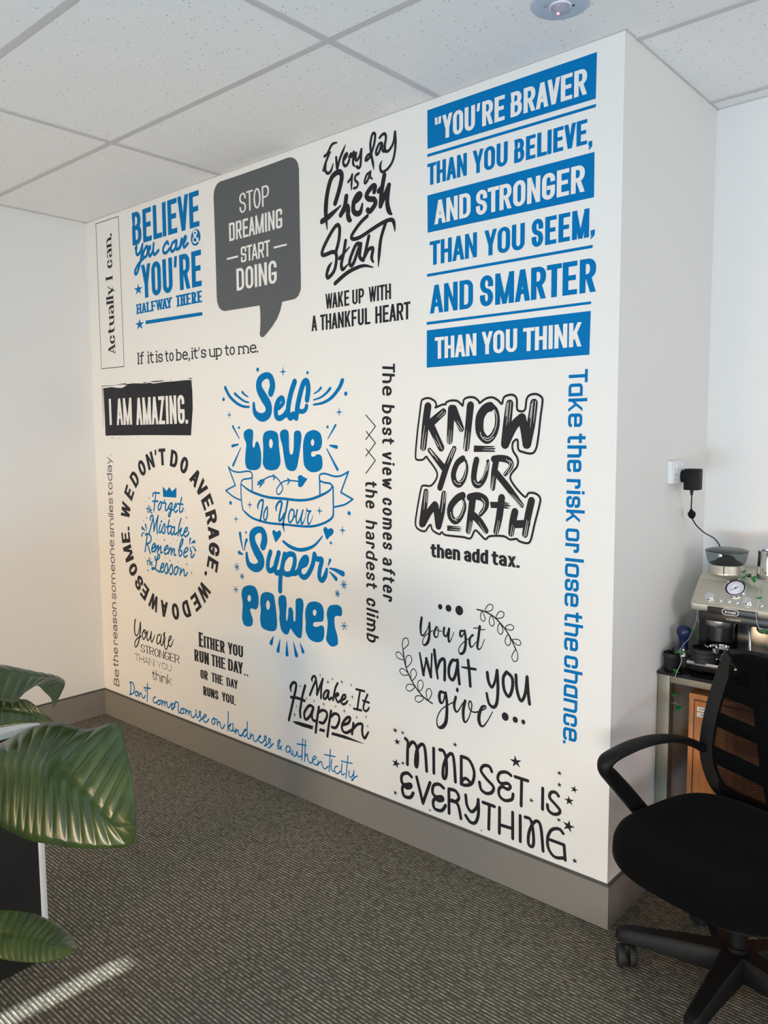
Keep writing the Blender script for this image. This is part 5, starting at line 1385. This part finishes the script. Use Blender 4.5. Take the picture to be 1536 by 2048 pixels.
for a,l in ((.3,.066),(1.5,.072),(2.6,.064),(4.2,.070)): 
    o=boxo('tool',M['black_plastic'],t_,-.005,.005,-.002,.002,.007,l,bev=.001); o.location=(.012*math.cos(a),.012*math.sin(a),0); o.rotation_euler=(0,0,a)
t_=thing('dosing_ring','black ribbed dosing funnel ring standing on the machine tray','dosing ring',(3.166,.424,TZ+.0353))
latheo('ring_body',M['rubber'],t_,[(.037,0),(.042,0),(.042,.012),(.0405,.014),(.0405,.017),(.0425,.019),(.0425,.028),(.041,.030),(.041,.034),(.0425,.036),(.0425,.040),(.039,.046),(.0365,.046),(.038,.036),(.036,.010)],48)
latheo('lip',M['black_plastic'],t_,[(.0365,.046),(.0392,.046),(.0396,.048),(.038,.0492),(.0362,.048)],48)
# ---------------------------------------------------------------- leaf garland light strings
def garland(label,pts,clusters,start):
    t_=thing('leaf_garland',label,'garland',start,group='green leaf wire garlands')
    tubeo('wire',M['wire_pale'],t_,[Vector(p)-t_.location for p in pts],.0008,6,smoothpath=5)
    for c in clusters:
        bm=bmesh.new(); c=Vector(c)-t_.location
        for k in range(5):
            a=random.uniform(0,2*PI); e=random.uniform(-.5,.9); s_=random.uniform(.012,.018)
            mt=Matrix.Translation(c)@Matrix.Rotation(a,4,'Z')@Matrix.Rotation(e,4,'Y')
            o_=[(0,0,0),(.3,.28,.05),(.62,.36,.09),(.86,.2,.05),(1.05,0,0),(.86,-.2,.05),(.62,-.36,.09),(.3,-.28,.05)]
            vs=[bm.verts.new(mt@(Vector(p)*s_)) for p in o_]; mid=bm.verts.new(mt@(Vector((.55,0,-.06))*s_))
            for i in range(8): bm.faces.new((vs[i],vs[(i+1)%8],mid))
        o=from_bm(bm,'leaf_cluster',M['ivy'],t_); sm=o.modifiers.new('thick','SOLIDIFY'); sm.thickness=.0006
garland('green leaf wire garland looped from the machine over the blue tamper',[(3.105,.334,.745),(3.107,.336,.759),(3.113,.345,.780),(3.118,.353,.803),(3.111,.358,.821),(3.105,.375,.835),(3.108,.405,.850),(3.112,.430,.862),(3.114,.460,.888),(3.1165,.485,.918),(3.1165,.490,.958)],[(3.105,.337,.766),(3.109,.360,.826),(3.1135,.462,.889)],(3.105,.334,.745))
garland('short leaf wire garland hanging below the bench rail',[(3.088,.352,.650),(3.098,.351,.654),(3.108,.352,.650),(3.114,.354,.645)],[(3.103,.350,.687),(3.114,.354,.644)],(3.088,.352,.650))
garland('green leaf wire garland trailing over the machine front beside the steel pitcher',[(3.250,.50,1.090),(3.263,.475,1.090),(3.281,.455,1.088),(3.310,.445,1.082),(3.332,.420,1.060),(3.342,.392,1.035),(3.338,.388,1.012),(3.336,.385,.996),(3.342,.388,.949),(3.360,.385,.935),(3.379,.375,.889)],[(3.263,.470,1.100),(3.281,.452,1.094),(3.310,.446,1.089),(3.342,.384,1.036),(3.360,.382,.938),(3.379,.370,.889)],(3.250,.50,1.090))
# ---------------------------------------------------------------- office chair (local front is -y)
O_=thing('office_chair','black mesh-back office swivel chair with armrests beside the coffee bench','chair',(CHX,CHY,0),CHR)
def lathe_at(name,mt,par,prof,x,y,seg=32): o=latheo(name,mt,par,prof,seg); o.location=(x,y,0); return o
for k in range(5):
    a=LEGA+k*2*PI/5; ca,sa=math.cos(a),math.sin(a); R=Matrix.Rotation(a,4,'Z')
    bm=bmesh.new(); P=[]; secs=[(.03,.036,.062,.128),(.09,.032,.064,.126),(.16,.028,.068,.121),(.23,.025,.072,.115),(.285,.023,.073,.110),(.318,.021,.073,.106),(.327,.014,.078,.100)]
    rings=[]
    for r,w,z0,z1 in secs:
        rings.append([bm.verts.new(R@Vector(p)) for p in ((r,-w,z0),(r,-w,z1-.010),(r,-w+.008,z1),(r,w-.008,z1),(r,w,z1-.010),(r,w,z0),(r,w-.006,z0+.004),(r,-w+.006,z0+.004))])
    for A,B in zip(rings,rings[1:]):
        for i in range(8): bm.faces.new((A[i],A[(i+1)%8],B[(i+1)%8],B[i]))
    bm.faces.new(rings[0][::-1]); bm.faces.new(rings[-1]); lg=from_bm(bm,'base_leg',M['black_plastic'],O_,angle=40)
    c=lathe_at('caster_stem',M['steel'],lg,[(0,.056),(.006,.056),(.006,.0745),(0,.0745)],.300*ca,.300*sa,12)
    # twin wheels with a hood
    th=a+CAST[k]; T=Matrix.Translation((.300*ca,.300*sa,0))@Matrix.Rotation(th,4,'Z')@Matrix.Translation((.016,0,.0315))@Matrix.Scale(1.145,4)
    bm=bmesh.new()
    for s_ in (-1,1):
        lathe(bm,[(0,.006),(.0265,.006),(.0275,.009),(.0275,.019),(.025,.023),(.016,.0255),(0,.026)],28,T@Matrix.Rotation(-s_*PI/2,4,'X'))
    box(bm,-.022,.006,-.0058,.0058,-.004,.028,.002,mtx=T)
    from_bm(bm,'caster',M['rubber'],lg,angle=40)
lathe_at('base_hub',M['black_plastic'],O_,[(0,.060),(.040,.060),(.046,.072),(.046,.112),(.040,.122),(.033,.126),(.033,.140),(0,.140)],0,0,40)
lathe_at('gas_lift',M['black_plastic'],O_,[(0,.1402),(.027,.1402),(.027,.235),(.022,.240),(.022,.330),(0,.330)],0,0,28)
bm=bmesh.new(); box(bm,-.09,.09,-.10,.14,.3302,.366,.012); box(bm,-.03,.03,.10,.245,.334,.358,.006); from_bm(bm,'tilt_mechanism',M['black_plastic'],O_,angle=40)
tubeo('height_lever',M['black_plastic'],O_,[(-.09,.0,.348),(-.15,.0,.346),(-.20,.0,.342)],[.006,.006,.008],10)
# seat cushion
def seat():
    bm=bmesh.new(); n=64; rings=[]
    def outl(s,z,dy=0): 
        L=[]
        for i in range(n):
            t=2*PI*i/n; c,q=math.cos(t),math.sin(t); e=2/3.4
            x=.272*s*math.copysign(abs(c)**e,c); y=.268*s*math.copysign(abs(q)**e,q)+dy
            zz=z-(max(0,-y-.13)/.135)**2*.032*(1 if z>.40 else .35)   # waterfall front
            zz+=.012*(abs(x)/.272)**2*(1 if z>.42 else 0)
            L.append(bm.verts.new((x,y-.048,zz)))
        return L
    for s,z in ((.86,.3665),(.95,.372),(.99,.386),(1.0,.404),(.995,.424),(.97,.440),(.92,.450),(.8,.455),(.6,.456),(.3,.456)): rings.append(outl(s,z))
    for A,B in zip(rings,rings[1:]):
        for i in range(n): bm.faces.new((A[i],A[(i+1)%n],B[(i+1)%n],B[i]))
    bm.faces.new(rings[0][::-1]); bm.faces.new(rings[-1]); return from_bm(bm,'seat',M['seat_fabric'],O_,angle=60)
seat()
for s_ in (-1,1):
    path=[(.225*s_,.02,.358),(.262*s_,.0,.364),(.287*s_,-.045,.415),(.291*s_,-.125,.500),(.290*s_,-.195,.570),(.285*s_,-.228,.602),(.282*s_,-.226,.626),(.278*s_,-.190,.640),(.276*s_,-.10,.648),(.274*s_,.0,.642),(.270*s_,.09,.622),(.264*s_,.165,.592),(.258*s_,.218,.560)]
    rad=[(.022,.014),(.022,.018),(.021,.026),(.020,.025),(.020,.023),(.022,.020),(.026,.016),(.028,.012),(.030,.011),(.030,.011),(.026,.012),(.020,.013),(.016,.012)]
    Pm=catmull(path,5); rm=[]
    for i in range(len(Pm)):
        k=min(i/5,len(rad)-1.0001); j=int(k); f=k-j; rm.append((rad[j][0]*(1-f)+rad[j+1][0]*f,rad[j][1]*(1-f)+rad[j+1][1]*f))
    tubeo('armrest',M['black_plastic'],O_,Pm,rm,16,ref=Vector((1,0,0)))
# backrest
def by(z,x=0): return .222+.10*((z-.55)/.35)*(1 if z>.55 else -.25)*.45 - .35*x*x*.6   # lean and lumbar curve
def bp(x,z): return Vector((x,by(z,x),z))
half=[(.0,.415),(.10,.417),(.165,.425),(.205,.450),(.230,.50),(.243,.56),(.245,.62),(.240,.69),(.230,.76),(.216,.83),(.203,.872),(.180,.890),(.12,.895),(0,.897)]
half=[(x*1.1,z) for x,z in half]
loop=half+[(-x,z) for x,z in half[::-1][1:-1]]
lp=catmull([bp(x,z) for x,z in loop],4,True)
bm=bmesh.new(); m_=len(lp); rings=[]
for i in range(m_):   # flat band frame
    d=(lp[(i+1)%m_]-lp[i-1]).normalized(); nrm_=Vector((0,1,0)); inw=d.cross(nrm_).normalized()
    cvec=Vector((0,0,.66))-lp[i]
    if inw.dot(Vector((cvec.x,0,cvec.z)))<0: inw=-inw
    w=.040 if lp[i].z<.86 else .062
    rings.append([bm.verts.new(lp[i]+v) for v in (-inw*.004+nrm_*0,-inw*.001+nrm_*.011,inw*w+nrm_*.010,inw*(w+.002)+nrm_*.003,inw*w-nrm_*.004,-inw*.001-nrm_*.008)])
for i in range(m_):
    A,B=rings[i],rings[(i+1)%m_]
    for k in range(6): bm.faces.new((A[k],A[(k+1)%6],B[(k+1)%6],B[k]))
from_bm(bm,'back_frame',M['black_plastic'],O_,angle=40)
bm=bmesh.new(); R_=[]
zs=[.418+.476*i/24 for i in range(25)]
def hw(z):
    for (x0,z0),(x1,z1) in zip(half,half[1:]):
        if z0<=z<=z1 and z1>z0: return x0+(x1-x0)*(z-z0)/(z1-z0)
    return .1
for z in zs:
    h=max(.05,hw(z)-.01); R_.append([bm.verts.new(bp(h*(2*j/16-1),z)-Vector((0,.0065,0))) for j in range(17)])
for A,B in zip(R_,R_[1:]):
    for j in range(16): bm.faces.new((A[j],A[j+1],B[j+1],B[j]))
from_bm(bm,'mesh_panel',M['back_mesh'],O_,smooth=True)
def bar(a,b,w,t=.007):
    n=10; P=[bp(a[0]+(b[0]-a[0])*i/n,a[1]+(b[1]-a[1])*i/n)+Vector((0,.012,0)) for i in range(n+1)]
    tubeo('back_slat',M['black_plastic'],O_,P,[(t,w)]*(n+1),10,ref=Vector((0,1,0)))
for z0,z1,w in ((.765,.735,.027),(.665,.635,.025),(.555,.520,.028)):
    bar((-.235,z0),(0,z1),w); bar((0,z1),(.235,z0),w)
bar((-.135,.865),(-.035,.44),.026); bar((.135,.865),(.035,.44),.026)
tubeo('back_spine',M['black_plastic'],O_,[(0,.20,.346),(0,.248,.352),(0,.268,.39),(0,.262,.45),(0,.25,.56)],[(.030,.010),(.032,.011),(.034,.012),(.032,.011),(.026,.008)],12,ref=Vector((1,0,0)))
# ---------------------------------------------------------------- low white cabinet and potted plant at left
k_=thing('low_cabinet','narrow white-edged cabinet with black front panel behind the plant','cabinet',(1.838,-1.222,0)); bx=lambda n,m_,*b,**k: boxo(n,m_,k_,*b,**k)
bx('cabinet_top',M['white_laminate'],-.40,.004,-1.4,.002,.708,.726,bev=.001)
bx('side_panel',M['white_laminate'],-.40,.0,-.018,0,0,.7078,bev=.0008); bx('side_panel',M['white_laminate'],-.40,.0,-1.4,-1.382,0,.7078,bev=.0008)
bx('front_panel',M['black_panel'],-.016,-.002,-1.381,-.019,.004,.7075); bx('back_panel',M['white_laminate'],-.40,-.388,-1.381,-.019,.004,.7075)
p_=thing('potted_plant','large-leaved green potted plant at the left edge','plant',(POT[0],POT[1],0))
latheo('pot',M['pot_dark'],p_,[(0,0),(.11,0),(.13,.02),(.155,.30),(.165,.305),(.165,.325),(.150,.325),(.145,.29),(0,.29)],48)
latheo('soil',M['soil'],p_,[(0,.2955),(.08,.2945),(.143,.2905),(.143,.2902),(0,.2902)],32)
def leaf_mesh(nv,Mm,A,B):
    def samp(L,t):
        k=t*(len(L)-1); i=min(int(k),len(L)-2); f=k-i; g=lambda j: Vector(L[max(0,min(len(L)-1,j))])
        a,b,c,d=g(i-1),g(i),g(i+1),g(i+2); return .5*(2*b+(c-a)*f+(2*a-5*b+4*c-d)*f*f+(3*b-a-3*c+d)*f**3)
    bm=bmesh.new(); nt,ns=nv*10,10; o=Vector((POT[0]*1000,POT[1]*1000,0)); G=[]
    for i in range(nt+1):
        t=i/nt; m,a,b=samp(Mm,t),samp(A,t),samp(B,t); row=[]
        nrm=((a-m).cross(samp(Mm,min(1,t+.02))-samp(Mm,max(0,t-.02)))).normalized()
        view=Vector((4088,-2245,1554))-m
        if nrm.dot(view)<0: nrm=-nrm
        env=min(1,(1-t)*5)*min(1,t*8+.2)
        for j in range(-ns,ns+1):
            s=abs(j)/ns; e=a if j<0 else b; p=m+(e-m)*s
            ph=t*nv*2*PI
            bulge=(s*(1-s))*.13*(e-m).length
            rid=min(7,.065*(e-m).length)*(abs(math.sin(ph/2+(0 if j<0 else .55)))**.6-.62)*1.9*min(1,s*3)*(1-s**3)*env
            groove=-min(5,.06*(e-m).length)*max(0,1-s*9)
            row.append(bm.verts.new((p+nrm*(bulge+rid*.8+groove)-o)/1000))
        G.append(row)
    for r0,r1 in zip(G,G[1:]):
        for j in range(2*ns): bm.faces.new((r0[j],r0[j+1],r1[j+1],r1[j]))
    bmesh.ops.remove_doubles(bm,verts=bm.verts[:],dist=.0003); return bm
for lab,nv,Mm,A,B in LEAVES:
    lf=from_bm(leaf_mesh(nv,Mm,A,B),'leaf',M['leaf'],p_,smooth=True); lf['label']=lab
    sd=lf.modifiers.new('thickness','SOLIDIFY'); sd.thickness=.0008
    b=Vector(Mm[0])/1000-Vector((POT[0],POT[1],0)); g=Vector((b.x*.08,b.y*.08,.292)); dn=(Vector(Mm[0])-Vector(Mm[1])).normalized()*.05
    tubeo('stalk',M['leaf_stalk'],lf,[g,g*.6+Vector((b.x*.25,b.y*.25,b.z*.35)),b+dn,b],[.006]*19,10,smoothpath=6)
# further leaves outside the frame, so the plant reads as a whole plant
for k,(a,r_,h) in enumerate(((2.6,.30,.95),(3.6,.34,.80),(4.4,.30,.98),(1.9,.28,1.05))):
    d=Vector((math.cos(a),math.sin(a),0)); s=Vector((-d.y,d.x,0)); o=Vector((POT[0],POT[1],0))*1000
    Mm=[];A=[];B=[]
    for i in range(7):
        t=i/6; c=o+d*(90+r_*1000*t)+Vector((0,0,h*1000*(.72+.34*math.sin(t*2.1)-.12*t))); w=95*math.sin(PI*min(1,t*.86+.10))*(1 if t<.99 else .05)
        Mm.append(tuple(c)); A.append(tuple(c+s*w+Vector((0,0,-25)))); B.append(tuple(c-s*w+Vector((0,0,-25))))
    lf=from_bm(leaf_mesh(13,Mm,A,B),'leaf',M['leaf'],p_,smooth=True)
    b=Vector(Mm[0])/1000-Vector((POT[0],POT[1],0))
    tubeo('stalk',M['leaf_stalk'],lf,[(d.x*.03,d.y*.03,.292),(d.x*.05,d.y*.05,.5),b],[.006]*13,10,smoothpath=6)
